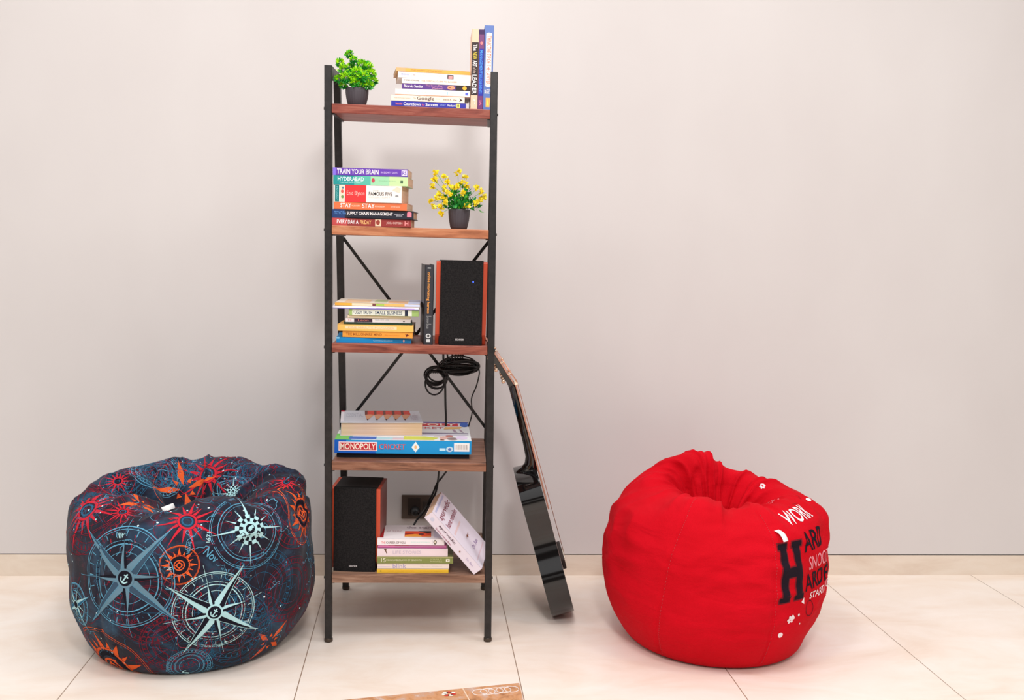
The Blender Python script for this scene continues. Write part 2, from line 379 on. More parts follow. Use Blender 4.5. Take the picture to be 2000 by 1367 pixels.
stack(SZ[0], .004, [
 (764, 910, .0150, .13, 0, 'royal blue paperback lettered Countdown to Success, lowest in the top shelf stack', (42, 42, 160),
  dict(spine=[('t', .06, .15, .3, .7, (235, 120, 120), 'Bestseller', .02), ('t', .165, .39, .22, .8, WH, 'Countdown', .02), ('t', .405, .445, .3, .65, (235, 100, 120), 'to', .02), ('t', .46, .62, .22, .8, WH, 'Success', .02), ('t', .65, .73, .35, .65, (150, 170, 230), 'VINAY'), ('t', .755, .86, .3, .7, WH, 'Nadkarni', .02), ('r', .872, .92, .12, .88, (235, 225, 120)), ('d', .896, .5, .012, .25, (120, 110, 50))]), 0),
 (764, 907.5, .0165, .13, 0, 'cream paperback with a large dark serif title, just above the royal blue paperback', (244, 226, 206),
  dict(spine=[('t', .04, .26, .42, .6, (225, 150, 130), 'Inside the hottest business'), ('t', .30, .335, .45, .65, (170, 140, 120), 'The'), ('t', .35, .585, .12, .85, (92, 70, 66), 'Google', .015), ('t', .605, .66, .45, .65, (180, 150, 130), 'Story'), ('t', .71, .89, .38, .62, (110, 80, 70), 'David A. Vise', .01), ('p', [(.925, .2), (.975, .5), (.925, .8), (.94, .5)], (60, 45, 40))]), 0),
 (772, 918, .0175, .125, 0, 'white paperback with a tiny blue badge, third from the bottom of the top shelf stack', (246, 240, 232),
  dict(spine=[('r', .0, 1, .0, .12, (226, 160, 130)), ('t', .1, .6, .4, .62, (226, 214, 202), 'THE ART OF BUSINESS'), ('r', .69, .705, .3, .75, (170, 205, 225)), ('t', .75, .85, .4, .62, (230, 205, 190), 'edition'), ('r', .935, .975, .3, .72, (90, 100, 205))]), 0),
 (785, 921, .0145, .125, 0, 'purple paperback lettered The Seven-Day Weekend with an orange face in the top shelf stack', (88, 48, 132),
  dict(spine=[('t', .03, .30, .25, .8, WH, 'Ricardo Semler', .02), ('t', .34, .58, .5, .92, (215, 150, 175), 'The Seven-Day'), ('t', .43, .58, .1, .45, (215, 150, 175), 'Weekend'), ('r', .77, 1, 0, 1, (48, 36, 42)), ('d', .705, .5, .055, .4, (222, 150, 118), .0004), ('r', .67, .70, .45, .6, (120, 60, 50), .0006), ('d', .90, .5, .03, .38, (240, 178, 60), .0005)]), .001),
 (785, 919, .0155, .12, 0, 'white paperback with black and orange sales lettering above the purple book', (248, 238, 226),
  dict(spine=[('t', .03, .25, .45, .7, (60, 50, 55), 'TOM HOPKINS', .02), ('t', .28, .80, .4, .7, (232, 140, 105), 'THE OFFICIAL GUIDE TO SUCCESS', .01), ('t', .86, .95, .35, .5, (235, 185, 160), 'manjul')]), .001),
 (777.5, 921, .0165, .125, 5, 'white paperback with a small pink and black picture, just under the mustard yellow paperback', (246, 238, 234),
  dict(spine=[('t', .04, .15, .4, .72, (120, 140, 200), 'OSHO', .01), ('t', .18, .62, .38, .75, (216, 200, 198), 'EMOTIONAL WELLNESS', .01), ('r', .67, .755, .15, .85, (70, 50, 55)), ('r', .685, .74, .2, .7, (226, 150, 150), .0004), ('t', .80, .95, .35, .62, (190, 205, 195), 'HARMONY')]), .001),
 (774, 919, .0105, .125, 6, 'thin mustard yellow paperback on top of the top shelf stack', (226, 172, 74),
  dict(spine=[('r', 0, .12, 0, 1, (236, 172, 120)), ('t', .2, .62, .3, .7, (190, 130, 60), 'THE HAPPY LITTLE BOOK')], topcol=(240, 214, 160)), .0),
], g1)
def standing(xl, xr, ytop, ybase, zshelf, v, Dp, label, colr, group, prints, side=None, rot=0, **kw):
    """upright book, spine toward the viewer"""
    a = onv(xl, ybase, v); b = onv(xr, ybase, v); W = (b-a).length
    h = (onv(xl, ytop, v)-onv(xl, ybase, v)).z
    base = Matrix.Translation(Vector((a.x, a.y, zshelf)))@LM@rotz(rot)
    # local frame: x' (spine length) = up, y' = back, z' (thickness) = +x ... mirrored so that it stays a rotation
    R = Matrix(((0, 0, 1, 0), (0, 1, 0, 0), (-1, 0, 0, h), (0, 0, 0, 1)))
    return book(h, Dp, W, base@R, label, colr, group, spine=prints, **kw)
# on a standing spine: a runs from the top (0) to the foot (1), b from left to right
g1s = 'books standing upright on the top shelf'
def flipb(items):
    """turn print so the letters' feet face left (reading downwards)"""
    out = []
    for it in items:
        it = list(it)
        if it[0] in 'tr': it[3], it[4] = (1-it[4], 1-it[3]) if it[0] == 'r' else (1-it[3], 1-it[4])
        out.append(tuple(it))
    return out
standing(918.5, 932, 56.5, 213, SZ[0], .002, .13, 'peach and black book lettered The New Art of the Leader, leftmost standing on top shelf', (240, 190, 160), g1s,
  [('r', .165, .825, .02, .98, (52, 40, 40)), ('t', .19, .27, .22, .78, WH, 'The', .02), ('t', .285, .375, .2, .8, (224, 200, 70), 'NEW', .03), ('t', .39, .47, .2, .8, WH, 'ART', .02), ('t', .48, .55, .25, .7, (200, 180, 170), 'of the', .01), ('t', .57, .81, .2, .8, WH, 'LEADER', .03), ('t', .88, .94, .4, .7, (250, 225, 215), 'P')])
standing(932.3, 942.6, 57, 213, SZ[0], .003, .13, 'purple and blue management skills book between two standing books on the top shelf', (108, 44, 104), g1s,
  [('r', .24, .83, .12, .95, (36, 48, 160)), ('r', 0, .06, 0, 1, (60, 34, 84)), ('d', .17, .5, .022, .25, (240, 130, 130)), ('t', .26, .55, .25, .75, (90, 170, 240), 'MANAGEMENT', .02), ('t', .56, .80, .25, .75, (80, 150, 235), 'SKILLS & EVENTS', .02), ('t', .88, .95, .25, .75, (240, 120, 160), 'JA', .03)])
standing(943, 960.8, 49, 213.5, SZ[0], .002, .14, 'tall blue book with a white oval title panel, rightmost standing on the top shelf', (84, 112, 176), g1s,
  [('p', [(.10+.015*math.cos(a)*1, .5+.32*math.sin(a)) if math.cos(a) < 0 else (.71+.02*math.cos(a), .5+.32*math.sin(a)) for a in [k*PI/12 for k in range(24)]], (248, 236, 228), .0002),
   ('t', .12, .70, .27, .75, (206, 104, 70), 'THINK THE TIP OF THE LAWYER', .01), ('t', .76, .81, .12, .88, WH, "P.Dosh", .02), ('p', [(.86, .28), (.86, .78), (.97, .72), (.97, .3)], (242, 172, 90)), ('p', [(.87, .5), (.95, .38), (.95, .65)], (250, 210, 90), .0005)])
g2 = 'books lying in the stack on the second shelf'
def spine_on(*a): return list(a)
stack(SZ[1], .004, [
 (647, 803, .0215, .14, -3, 'maroon paperback lettered Every Day a Friday, bottom of the second shelf stack', (146, 52, 50),
  dict(spine=[('r', 0, .2, 0, 1, (190, 76, 76)), ('t', .07, .34, .28, .78, WH, 'EVERY DAY A', .03), ('t', .36, .50, .28, .78, (244, 190, 120), 'FRIDAY', .03), ('r', .55, .625, .05, .98, (230, 200, 170)), ('d', .585, .55, .025, .32, (150, 60, 50), .0005), ('t', .69, .89, .32, .65, (236, 196, 186), 'JOEL OSTEEN', .02), ('t', .92, .965, .2, .8, (244, 150, 150), 'H', .05)]), .0),
 (648, 808, .0245, .15, -4, 'black hardback lettered Supply Chain Management with a blue left end', (36, 38, 50),
  dict(spine=[('r', 0, .16, 0, 1, (38, 62, 112)), ('t', .03, .175, .42, .78, (90, 140, 200), 'TOYOTA', .01), ('t', .185, .745, .40, .76, WH, 'SUPPLY CHAIN MANAGEMENT', .025), ('t', .765, .88, .52, .66, (200, 200, 210), 'ANANTH V. IYER', .02), ('t', .79, .86, .34, .46, (200, 200, 210), 'SESHADRI', .02), ('p', [(.92, .3), (.975, .3), (.975, .8), (.945, .95), (.92, .8)], (240, 130, 150))], over=.003, tc=.0025), .0),
 (652, 795, .0205, .135, -6, 'orange paperback lettered Stay Hungry Stay Foolish in the second shelf stack', (226, 116, 72),
  dict(spine=[('t', .09, .24, .25, .85, WH, 'STAY', .03), ('t', .245, .36, .4, .62, (250, 214, 190), 'HUNGRY', .02), ('t', .39, .56, .22, .85, WH, 'STAY', .03), ('t', .565, .70, .38, .6, (250, 214, 190), 'FOOLISH', .02), ('t', .78, .91, .42, .56, (250, 214, 190), 'RASHMI BANSAL', .01)]), .001),
 (652.5, 785, .048, .135, -7, 'thick story collection with a half red, half white spine in second shelf stack', (248, 236, 228),
  dict(spine=[('r', .012, .075, .02, .97, (22, 120, 120)), ('v', .03, .058, .1, .9, (120, 200, 200), 'Hodder'), ('r', .16, .475, 0, 1, (232, 56, 58)), ('r', .085, .15, .05, .95, (236, 214, 190)), ('d', .125, .3, .02, .09, (110, 150, 90), .0005), ('d', .122, .62, .02, .1, (210, 90, 80), .0005), ('d', .13, .83, .016, .06, (90, 130, 160), .0005), ('t', .19, .45, .34, .66, (252, 190, 180), 'Enid Blyton', .0), ('t', .515, .86, .42, .63, (50, 50, 52), 'FAMOUS FIVE', .015), ('t', .575, .66, .67, .72, (110, 110, 110), 'THE'), ('t', .515, .83, .28, .36, (232, 200, 192), 'COLLECTION 7'), ('d', .93, .42, .025, .06, (150, 150, 150)), ('p', [(.86, .75), (.97, .6), (.99, .86), (.93, .95)], (226, 214, 190))]), .001),
 (651, 797, .026, .135, -5, 'teal and pale green paperback lettered Hyderabad in the second shelf stack', (160, 214, 172),
  dict(spine=[('r', 0, .28, 0, 1, (36, 146, 146)), ('r', .28, .5, 0, 1, (92, 184, 164)), ('r', .75, 1, 0, 1, (196, 222, 164)), ('t', .06, .41, .42, .85, (228, 246, 244), 'HYDERABAD', .02), ('t', .08, .38, .2, .32, (170, 225, 220), 'THE LIFE AND TIMES', .01), ('d', .535, .55, .022, .22, (196, 70, 84), .0005), ('t', .62, .84, .45, .56, (150, 200, 160), 'MARK & RAJ'), ('r', .90, .935, .3, .6, (80, 110, 80))]), .0),
 (650, 797, .0215, .13, -4, 'purple paperback lettered Train Your Brain, top of the second shelf stack', (104, 62, 172),
  dict(spine=[('r', .0, .04, 0, 1, (132, 110, 220)), ('t', .055, .61, .2, .85, WH, 'TRAIN YOUR BRAIN', .035), ('t', .64, .86, .38, .62, (214, 190, 240), 'IN EIGHTY DAYS', .015), ('r', .915, .99, .15, .85, (226, 214, 244)), ('t', .925, .98, .25, .75, (104, 62, 172), 'RS', .03)], topcol=(232, 214, 232)), .0),
], g2)
g3 = 'books lying in the stack on the middle shelf'
stack(SZ[2], .02, [
 (657, 803, .0160, .15, 2, 'bright blue paperback at the bottom of the middle shelf stack', (22, 142, 206),
  dict(spine=[('t', .49, .75, .35, .62, (150, 220, 250), 'Communication', .01), ('d', .9, .5, .012, .3, (220, 190, 190)), ('r', 0, .04, .7, 1, (140, 210, 240))]), .0),
 (669, 806, .0180, .14, -2, 'orange paperback with dark title letters resting on the bright blue book', (236, 160, 62),
  dict(spine=[('t', .05, .56, .3, .72, (170, 90, 30), 'THE MILLIONAIRE MIND', .01), ('t', .6, .82, .35, .55, (226, 130, 50), 'Stanley'), ('p', [(.91, .2), (.93, .45), (.96, .55), (.93, .6), (.935, .8), (.915, .62), (.89, .66), (.905, .5)], (110, 40, 30))], over=0), .003),
 (659, 807.5, .0190, .15, -1.5, 'worn yellow paperback with faded white title, above the orange paperback', (244, 190, 96),
  dict(spine=[('r', .1, .78, .35, .78, (246, 216, 172)), ('t', .14, .75, .4, .7, (226, 178, 130), 'ONE MINUTE MANAGER', .0)]), .0),
 (671, 805, .0055, .14, 1, 'very thin dark green booklet on the yellow paperback', (34, 62, 44), dict(tc=.0008), .006),
 (675, 802, .0115, .13, 2, 'thin white paperback with a dark purple spine patch in the middle shelf stack', (238, 228, 228),
  dict(spine=[('t', .03, .1, .3, .8, (210, 130, 130), 'TC'), ('r', .13, .41, .08, .95, (60, 34, 54)), ('t', .19, .35, .3, .8, (200, 120, 110), 'Leon'), ('t', .45, .66, .55, .85, (180, 190, 200), 'HEALTHY LIFE'), ('r', .88, .91, .3, .55, (120, 110, 110))]), .008),
 (679, 802, .0085, .13, 2, 'thin cream book with pale pages under the green business book', (244, 222, 190), dict(pages=PAGESW, spine=[('r', 0, .98, .2, .9, (250, 232, 204))]), .010),
 (681, 818, .0185, .13, 0, 'green and white paperback lettered Ugly Truth Small Business in the middle shelf stack', (158, 186, 110),
  dict(spine=[('r', .05, .90, .04, .96, (226, 228, 214)), ('t', .06, .075, .3, .7, (60, 80, 70), '/'), ('t', .085, .335, .22, .74, (44, 62, 92), 'UGLY TRUTH', .025), ('r', .355, .36, .15, .85, (120, 120, 110)), ('t', .375, .76, .22, .74, (44, 62, 92), 'SMALL BUSINESS', .025), ('r', .80, .845, .05, .95, (34, 40, 62), .0004)]), .004),
 (650, 818, .0085, .215, 0, 'white magazine with a violet lower edge lying under the colourful magazine', (244, 238, 244),
  dict(spine=[('r', 0, 1, 0, .3, (130, 122, 200)), ('r', .5, .95, .3, .5, (206, 170, 226), .0003)], pages=PAGESW), .0),
 (654, 820, .0085, .215, 0, 'colourful magazine lying on top of the middle shelf stack', (244, 214, 150),
  dict(spine=[('r', 0, .2, .1, .95, (244, 178, 70)), ('r', .2, .44, .1, .9, (240, 220, 190)), ('r', .44, .48, .1, .9, (120, 70, 70)), ('r', .48, .58, .1, .9, (168, 196, 90)), ('r', .58, .82, .1, .9, (240, 186, 106)), ('r', .82, 1, .1, .9, (206, 214, 244))],
       cover=[('r', 0, 1, 0, 1, (232, 220, 204)), ('r', .1, .4, .1, .8, (236, 196, 150), .0004), ('r', .45, .6, .2, .9, (188, 204, 150), .0004), ('r', .62, .85, .1, .6, (230, 180, 130), .0004), ('r', .86, 1, 0, 1, (200, 208, 236), .0004)]), .0),
], g3)
standing(827, 845, 518, 674, SZ[2], .012, .17, 'black hardback lettered online marketing heroes in orange beside the speaker', (50, 50, 56), 'standing book on the middle shelf',
  [('t', .09, .61, .22, .62, (238, 160, 76), 'online marketing heroes', .01), ('r', .035, .045, .3, .65, (220, 220, 220)), ('r', .64, .645, .25, .8, (150, 150, 150)), ('t', .655, .73, .3, .5, (170, 170, 170), 'INTERVIEWS'), ('r', .74, .745, .25, .8, (150, 150, 150)), ('t', .75, .80, .3, .5, (170, 170, 170), 'MILLER'), ('d', .89, .5, .028, .28, (200, 200, 200)), ('r', .93, .97, .3, .7, (210, 210, 210)), ('d', .89, .5, .014, .14, (60, 60, 60), .0005)], rot=4, tc=.002, over=.003)
# ------------------------------------------------------------------ board game and thick book
zb = SZ[3]
BV = .045; a = onv(653, 884.5, BV); b = onv(920.5, 881.5, BV); TRH = a.z-zb; a.z = b.z = zb
mw = Matrix.Translation(a)@Matrix.Rotation(math.atan2(b.y-a.y, b.x-a.x), 4, 'Z')
WB = (b-a).length; HBX = .040+TRH; DBX = .325
EC[0] = 0; root = empty('board_game_box', mw=mw); tag(root, 'flat blue board game box with red and white lettering on the fourth shelf', 'board game')
bl = (14, 150, 214)
lid = MB(); lid.box((0, 0, TRH), (WB, DBX, HBX), mat(bl, .35, .4))
fs = lambda a, b, e: Vector((a*WB, -e, TRH+b*(HBX-TRH)))
fc = lambda a, b, e: Vector((a*WB, b*DBX, HBX+e))
for it in [('r', 0, .085, 0, 1, (18, 96, 196)), ('r', .085, .30, .0, .22, (18, 96, 196)), ('r', .03, .31, .18, .86, (250, 226, 232), .0003), ('r', .037, .303, .25, .79, (196, 44, 54), .0005),
           ('t', .325, .515, .32, .72, (250, 236, 236), 'CRICKET', .07),
           ('p', [(.56, .5), (.59, .92), (.62, .5), (.59, .12)], (236, 246, 246)), ('d', .59, .52, .01, .13, (244, 190, 130), .0005),
           ('r', .765, .81, .25, .45, (200, 236, 250)), ('d', .84, .38, .026, .2, (196, 224, 240)), ('d', .84, .38, .012, .1, (90, 120, 190), .0005), ('r', .872, .985, .22, .86, (250, 246, 244))]: emit_print(lid, fs, it)
emit_print(lid, lambda a, b, e: fs(a, b, e+.0004), ('t', .042, .298, .30, .74, (252, 236, 220), 'MONOPOLY', .015))
emit_print(lid, lambda a, b, e: fs(a, b, e+.0004), ('t', .325, .515, .32, .72, (206, 52, 60), 'CRICKET', .0))
for k in range(14):
    x = .885+k*.0065
    emit_print(lid, fs, ('r', x, x+.0016+.0014*(k % 3 == 0), .36, .74, (150, 130, 118), .0005))
emit_print(lid, fc, ('r', 0, 1, 0, 1, (232, 236, 238), .0002))
for it in [('r', .0, 1, .93, 1, (40, 66, 150)), ('r', .0, .12, .0, .3, (110, 186, 90)), ('r', .02, .07, .3, .62, (236, 130, 60)), ('r', .0, .04, .5, .9, (60, 140, 70)), ('r', .10, .30, .04, .16, (40, 100, 190)), ('r', .30, .5, .03, .14, (170, 214, 226)), ('r', .42, .56, .03, .12, (214, 190, 200)),
           ('r', .50, .985, .34, .40, (132, 124, 150)), ('r', .50, .985, .28, .31, (190, 180, 206)), ('p', [(.50, .03), (.72, .03), (.76, .14), (.66, .2), (.5, .2)], (206, 214, 84)),
           ('d', .80, .14, .035, .08, (224, 180, 170)), ('d', .86, .1, .04, .07, (150, 130, 130)), ('d', .93, .16, .045, .09, (226, 210, 236)), ('d', .75, .22, .03, .05, (224, 214, 210)), ('d', .84, .24, .03, .05, (190, 120, 110)), ('r', .77, .80, .02, .08, (120, 80, 60)),
           ('r', .20, .93, .73, .93, (244, 226, 232)), ('r', .205, .915, .755, .915, (214, 44, 58), .0006),
           ('d', .965, .84, .035, .12, (40, 96, 190)), ('p', [(.80, .58), (.93, .62), (.945, .72), (.81, .70)], (240, 190, 110), .0006), ('p', [(.88, .42), (.905, .42), (.885, .58), (.865, .58)], (170, 150, 170), .0006), ('p', [(.94, .42), (.955, .42), (.93, .58), (.915, .58)], (170, 150, 170), .0006)]: emit_print(lid, fc, it)
emit_print(lid, lambda a, b, e: fc(a, b, e+.0006), ('t', .225, .90, .77, .90, (252, 240, 220), 'MONOPOLY', .015))
emit_print(lid, fc, ('t', .45, .80, .60, .70, (206, 70, 80), 'CRICKET', .03))
lid.build('box_lid', root, .001)
tr = MB(); tr.box((.006, .012, 0), (WB-.006, DBX-.006, TRH+.004), mat((20, 24, 34), .6)); tr.build('box_tray', root)
zt = zb+HBX
a = onz(667, 851, zt+.001); b = onz(826, 851, zt+.001)
W_ = (b-a).length+.004; ang = math.atan2(b.y-a.y, b.x-a.x); T_ = .040; Dk = .225
mw = Matrix.Translation(Vector((b.x, b.y, zt+.0012)))@Matrix.Rotation(ang+PI, 4, 'Z')@Matrix.Translation((0, -Dk, 0))
def cov(a0, a1, b0, b1): return 1-a1, 1-a0, 1-b1, 1-b0
pen = []
for k in range(5):
    x0 = .30+k*.115; pen += [('p', [(1-x0, 0.0+.02), (1-x0-.115, .02), (1-x0-.115, .38), (1-x0-.06, .34), (1-x0, .38)], (214, 66, 48)),
        ('p', [(1-x0, .02), (1-x0-.035, .02), (1-x0-.03, .36), (1-x0, .38)], (110, 54, 44), .0004),
        ('p', [(1-x0, .38), (1-x0-.06, .34), (1-x0-.115, .38), (1-x0-.035, .78), (1-x0-.02, .78)], (222, 160, 120)), ('p', [(1-x0-.012, .70), (1-x0-.045, .70), (1-x0-.028, .84)], (90, 40, 36), .0004)]
book(W_, Dk, T_, mw, 'thick grey paperback with a red pencil cover, pages facing out, on the board game box', (206, 208, 216), 'thick book on the board game box',
     cover=[('r', .96, 1, .05, .9, (236, 232, 236)), ('r', .955, 1, 0, .1, (206, 40, 60))]+[('t', .93, .72, .55, .25, (176, 178, 192), 'ESSENTIAL'), ('t', .13, .04, .8, .2, (190, 180, 192), 'Kotler')]+pen, over=.003, tc=.001)
# ------------------------------------------------------------------ bottom shelf books
g5 = 'books lying in the stack on the bottom shelf'
zs = SZ[4]; v5 = .012
stack(zs, v5, [
 (736, 876, .0125, .135, 0, 'yellow paperback at the bottom of the lowest shelf stack', (244, 196, 56), dict(spine=[('r', 0, 1, .82, 1, (250, 226, 150)), ('d', .055, .45, .012, .2, (190, 160, 50)), ('t', .15, .52, .35, .55, (214, 150, 60), 'WHO MOVED MY PEN'), ('t', .6, .92, .35, .5, (226, 176, 50), 'a short book')]), 0),
 (737, 877, .0160, .135, 0, 'white paperback lettered blink above the yellow book', (244, 228, 216), dict(spine=[('t', .215, .40, .12, .85, (176, 160, 206), 'blink', .0), ('t', .6, .9, .4, .56, (214, 204, 196), 'Malcolm Gladwell'), ('r', .0, .18, .3, .4, (226, 206, 226))]), .001),
 (736, 885, .0205, .14, 0, 'olive green paperback about laws of growth in the lowest shelf stack', (134, 142, 78), dict(spine=[('t', .055, .115, .18, .8, (236, 226, 206), '15', .02), ('t', .125, .585, .4, .62, (226, 222, 190), 'INVALUABLE LAWS OF GROWTH', .02), ('t', .70, .86, .5, .75, (190, 190, 140), 'JOHN C.', .01), ('t', .70, .86, .2, .45, (190, 190, 140), 'MAXWELL', .01), ('r', .905, .955, .3, .68, (246, 240, 226)), ('d', .93, .5, .008, .1, (150, 150, 90), .0005), ('r', 0, 1, .93, 1, (206, 196, 140))]), -.001),
 (737, 874.5, .0245, .135, 0, 'thick pale pink paperback with a tiny brown motif in the lowest shelf stack', (240, 220, 224), dict(spine=[('p', [(.09, .95), (.13, .95), (.125, .7), (.14, .4), (.13, .33), (.115, .6), (.10, .8)], (110, 76, 56)), ('t', .22, .62, .35, .72, (206, 190, 206), 'LIFE STORIES')]), .001),
 (738, 872, .0095, .135, 0, 'thin magenta booklet second from top of the lowest shelf stack', (190, 90, 150), dict(spine=[('r', 0, .25, .4, .9, (236, 140, 190)), ('r', .25, 1, .45, .62, (240, 196, 214)), ('r', .15, .45, .8, 1, (190, 80, 70))]), .003),
 (737, 868, .0190, .15, 0, 'white paperback with a red and orange photo cover, top of the lowest shelf stack', (246, 238, 240),
  dict(spine=[('t', .06, .12, .25, .6, (236, 130, 130), 'THE', .01), ('t', .13, .42, .25, .6, (130, 110, 104), 'CAREER OF YOU', .01), ('t', .5, .78, .4, .6, (200, 236, 226), 'REID HOFFMAN'), ('r', .815, .818, .2, .8, (90, 70, 80)), ('d', .86, .5, .025, .36, (90, 80, 60)), ('d', .86, .5, .012, .18, (230, 220, 200), .0005)],
       cover=[('r', 0, .085, .1, .92, (166, 32, 36)), ('r', .40, .80, .16, .56, (232, 76, 40)), ('p', [(.40, .16), (.66, .16), (.64, .3), (.56, .34), (.42, .28)], (240, 160, 60), .0004), ('p', [(.40, .3), (.54, .36), (.52, .4), (.40, .4)], (150, 40, 30), .0005), ('p', [(.60, .56), (.80, .56), (.80, .46), (.74, .40), (.68, .48)], (50, 30, 26), .0005), ('d', .65, .33, .04, .08, (110, 40, 46), .0006), ('p', [(.66, .16), (.80, .16), (.79, .26)], (240, 130, 50), .0005),
              ('t', .42, .98, .68, .92, (170, 150, 160), 'the start-up', .0), ('t', .13, .34, .5, .62, (206, 170, 176), 'of YOU'), ('r', .84, .98, .1, .6, (224, 220, 236))]), .0),
], g5)
# leaning book: foot on the shelf, head on the stack
P0 = onv(925.5, 1124, -.004); P1 = onv(829, 1013, -.004)
Ldir = (P1-P0); Llen = Ldir.length; ld = Ldir.normalized()
nd = Vector(ld).cross(FN).normalized()
if nd.x < 0: nd = -nd
TL = .031; DL = .155
# x' = along spine from head to foot, y' = back, z' = toward the cover
xa = -ld; ya = Vector((.030, .15, .025)); ya = (ya-xa*ya.dot(xa)).normalized(); za = xa.cross(ya).normalized()
sgn = 1 if za.dot(nd) > 0 else -1
org = P1.copy()
org.z += (SZ[4]+.0008)-P0.z
mw = Matrix(((xa.x, ya.x, za.x, org.x), (xa.y, ya.y, za.y, org.y), (xa.z, ya.z, za.z, org.z), (0, 0, 0, 1)))
star = [(.62+.034*(1 if k % 2 == 0 else .25)*math.cos(k*PI/8), .52+.16*(1 if k % 2 == 0 else .25)*math.sin(k*PI/8)) for k in range(16)]
star2 = [(.64+.02*(1 if k % 2 == 0 else .3)*math.cos(k*PI/7), .45+.15*(1 if k % 2 == 0 else .3)*math.sin(k*PI/7)) for k in range(14)]
book(Llen, DL, TL, mw, 'white ayurvedic home remedies paperback leaning against the lowest shelf stack', (238, 228, 240), 'leaning book on the bottom shelf',
     spine=[('t', .20, .52, .44, .78, (84, 44, 62), 'ayurvedic', .01), ('t', .20, .50, .12, .3, (170, 96, 120), 'home remedies', .01), ('p', star2, (150, 96, 60)), ('t', .77, .90, .40, .6, (180, 160, 200), 'Dr. Rao'), ('d', .08, .5, .03, .2, (214, 214, 232))],
     cover=[('w', .10, .215, .06, .94, (140, 54, 74), 'ayurvedic', .012), ('w', .25, .335, .08, .90, (150, 60, 80), 'home remedies', .012), ('r', .42, .45, .1, .7, (236, 206, 206)), ('p', star, (140, 84, 62)), ('r', .03, .06, .1, .9, (196, 196, 226)), ('w', .74, .80, .35, .75, (140, 100, 160), 'Dr. Rao'), ('r', .88, .9, .1, .9, (230, 206, 216))])
# ------------------------------------------------------------------ loudspeakers
def speaker(xl, xr, ytop, ybase, v, zs, Dp, label, rot, led):
    a = onv(xl, ybase, v); b = onv(xr, ybase, v); W = (b-a).length; H = (onv((xl+xr)/2, ytop, v)-onv((xl+xr)/2, ybase, v)).length
    mw = Matrix.Translation(Vector((a.x, a.y, zs)))@LM@rotz(rot)
    r = empty('loudspeaker', mw=mw); tag(r, label, 'speaker')
    sp = .013; g = .016
    m = MB(); m.box((-.002, g, .002), (W+.002, Dp, H-.002), mat((32, 30, 31), .6, .3)); m.build('cabinet', r, .002)
    wd = mat((206, 78, 48), .4, .45, name='cherry_side_panel')
    t_ = NT(wd)
    for s in (0, 1):
        m = MB(); x0 = -sp+.001 if s == 0 else W-.001
        prof = [(g-.010, H-.004), (Dp, H-.004), (Dp, .0), (g+.012, .0), (g-.002, .03)]
        vs = [Vector((x0+q*sp, y, z)) for q in (0, 1) for y, z in prof]; n = len(prof)
        m.add(vs, [tuple(range(n)), tuple(range(2*n-1, n-1, -1))], mat((126, 56, 46), .4, .45, name='dark_cherry_veneer')); m.add(vs, [(k, n+k, n+(k+1) % n, (k+1) % n) for k in range(n)], wd); m.build('side_panel', r, .003)
    m = MB(); n = 10
    vs = []
    for k in range(n+1):
        x = W*k/n; y = -.004*math.sin(PI*k/n)
        vs += [Vector((x, y, 0)), Vector((x, y, H)), Vector((x, g, H)), Vector((x, g, 0))]
    fs_ = []
    for k in range(n):
        i = 4*k
        fs_ += [(i, i+4, i+5, i+1), (i+1, i+5, i+6, i+2), (i+2, i+6, i+7, i+3), (i+3, i+7, i+4, i)]
    fs_ += [(0, 1, 2, 3), (4*n+3, 4*n+2, 4*n+1, 4*n)]
    m.add(vs, fs_, GRILLE)
    fa = lambda a, b, e: Vector((a*W, -.004*math.sin(PI*a)-e, b*H))
    emit_print(m, fa, ('t', .38, .58, .058, .078, (210, 206, 206), 'EDIFIER', .03)); gr_ = m.build('grille', r)
    if led:
        m = MB(); e = D.materials.new('blue_led'); e.use_nodes = True; b_ = e.node_tree.nodes['Principled BSDF']
        b_.inputs['Base Color'].default_value = (.05, .08, .9, 1); b_.inputs['Emission Color'].default_value = (.03, .08, 1, 1); b_.inputs['Emission Strength'].default_value = 5
        q = fa(.765, .752, 0); m.lathe([(.0021, 0), (.0018, .0012), (.0008, .002)], e, 12, xf=lambda p: Vector((q.x+p.x, q.y-p.z, q.z+p.y))); m.build('status_light', gr_)
    return r
speaker(857.5, 940.5, 508.5, 674, .012, SZ[2], .16, 'black loudspeaker with orange-brown sides and a blue light on the middle shelf', 0, True)
speaker(651, 733, 950, 1113, .030, SZ[4], .155, 'black loudspeaker with an orange-brown side on the bottom shelf', -5, False)
# ------------------------------------------------------------------ plants
PT_ = [None]
def pot(root, W, H):
    m = MB(); R = W/2; n = 96
    prof = [(R*.72, 0), (R*.80, .1*H), (R*.93, .45*H), (R*.99, .75*H), (R, .97*H), (R*.985, H), (R*.92, H), (R*.90, H-.006)]
    m.lathe(prof, mat((72, 66, 72), .55, .4, name='ribbed_grey_plastic'), n, rfun=lambda k, z: 1-.022*(k % 4 < 2)*(z < .96*H)); PT_[0] = m.build('pot', root)
    m = MB(); m.lathe([(R*.90, 0), (R*.3, .003), (.0005, .004)], mat((40, 34, 30), .9), 24, (0, 0, H-.007)); o_ = m.build('soil', root); o_.parent = PT_[0]
def leafset(mb, p, d, ln, wd, m, curl=.2):
    d = d.normalized(); s = d.cross(Vector((random.gauss(0, 1), random.gauss(0, 1), random.gauss(0, 1)))).normalized(); n = d.cross(s)
    a = p; b = p+d*ln*.5+n*ln*curl*.4; c = p+d*ln+n*ln*curl*-.2
    mb.add([a-s*wd*.15, a+s*wd*.15, b+s*wd*.5, b-s*wd*.5, c], [(0, 1, 2, 3), (3, 2, 4)], m, True)
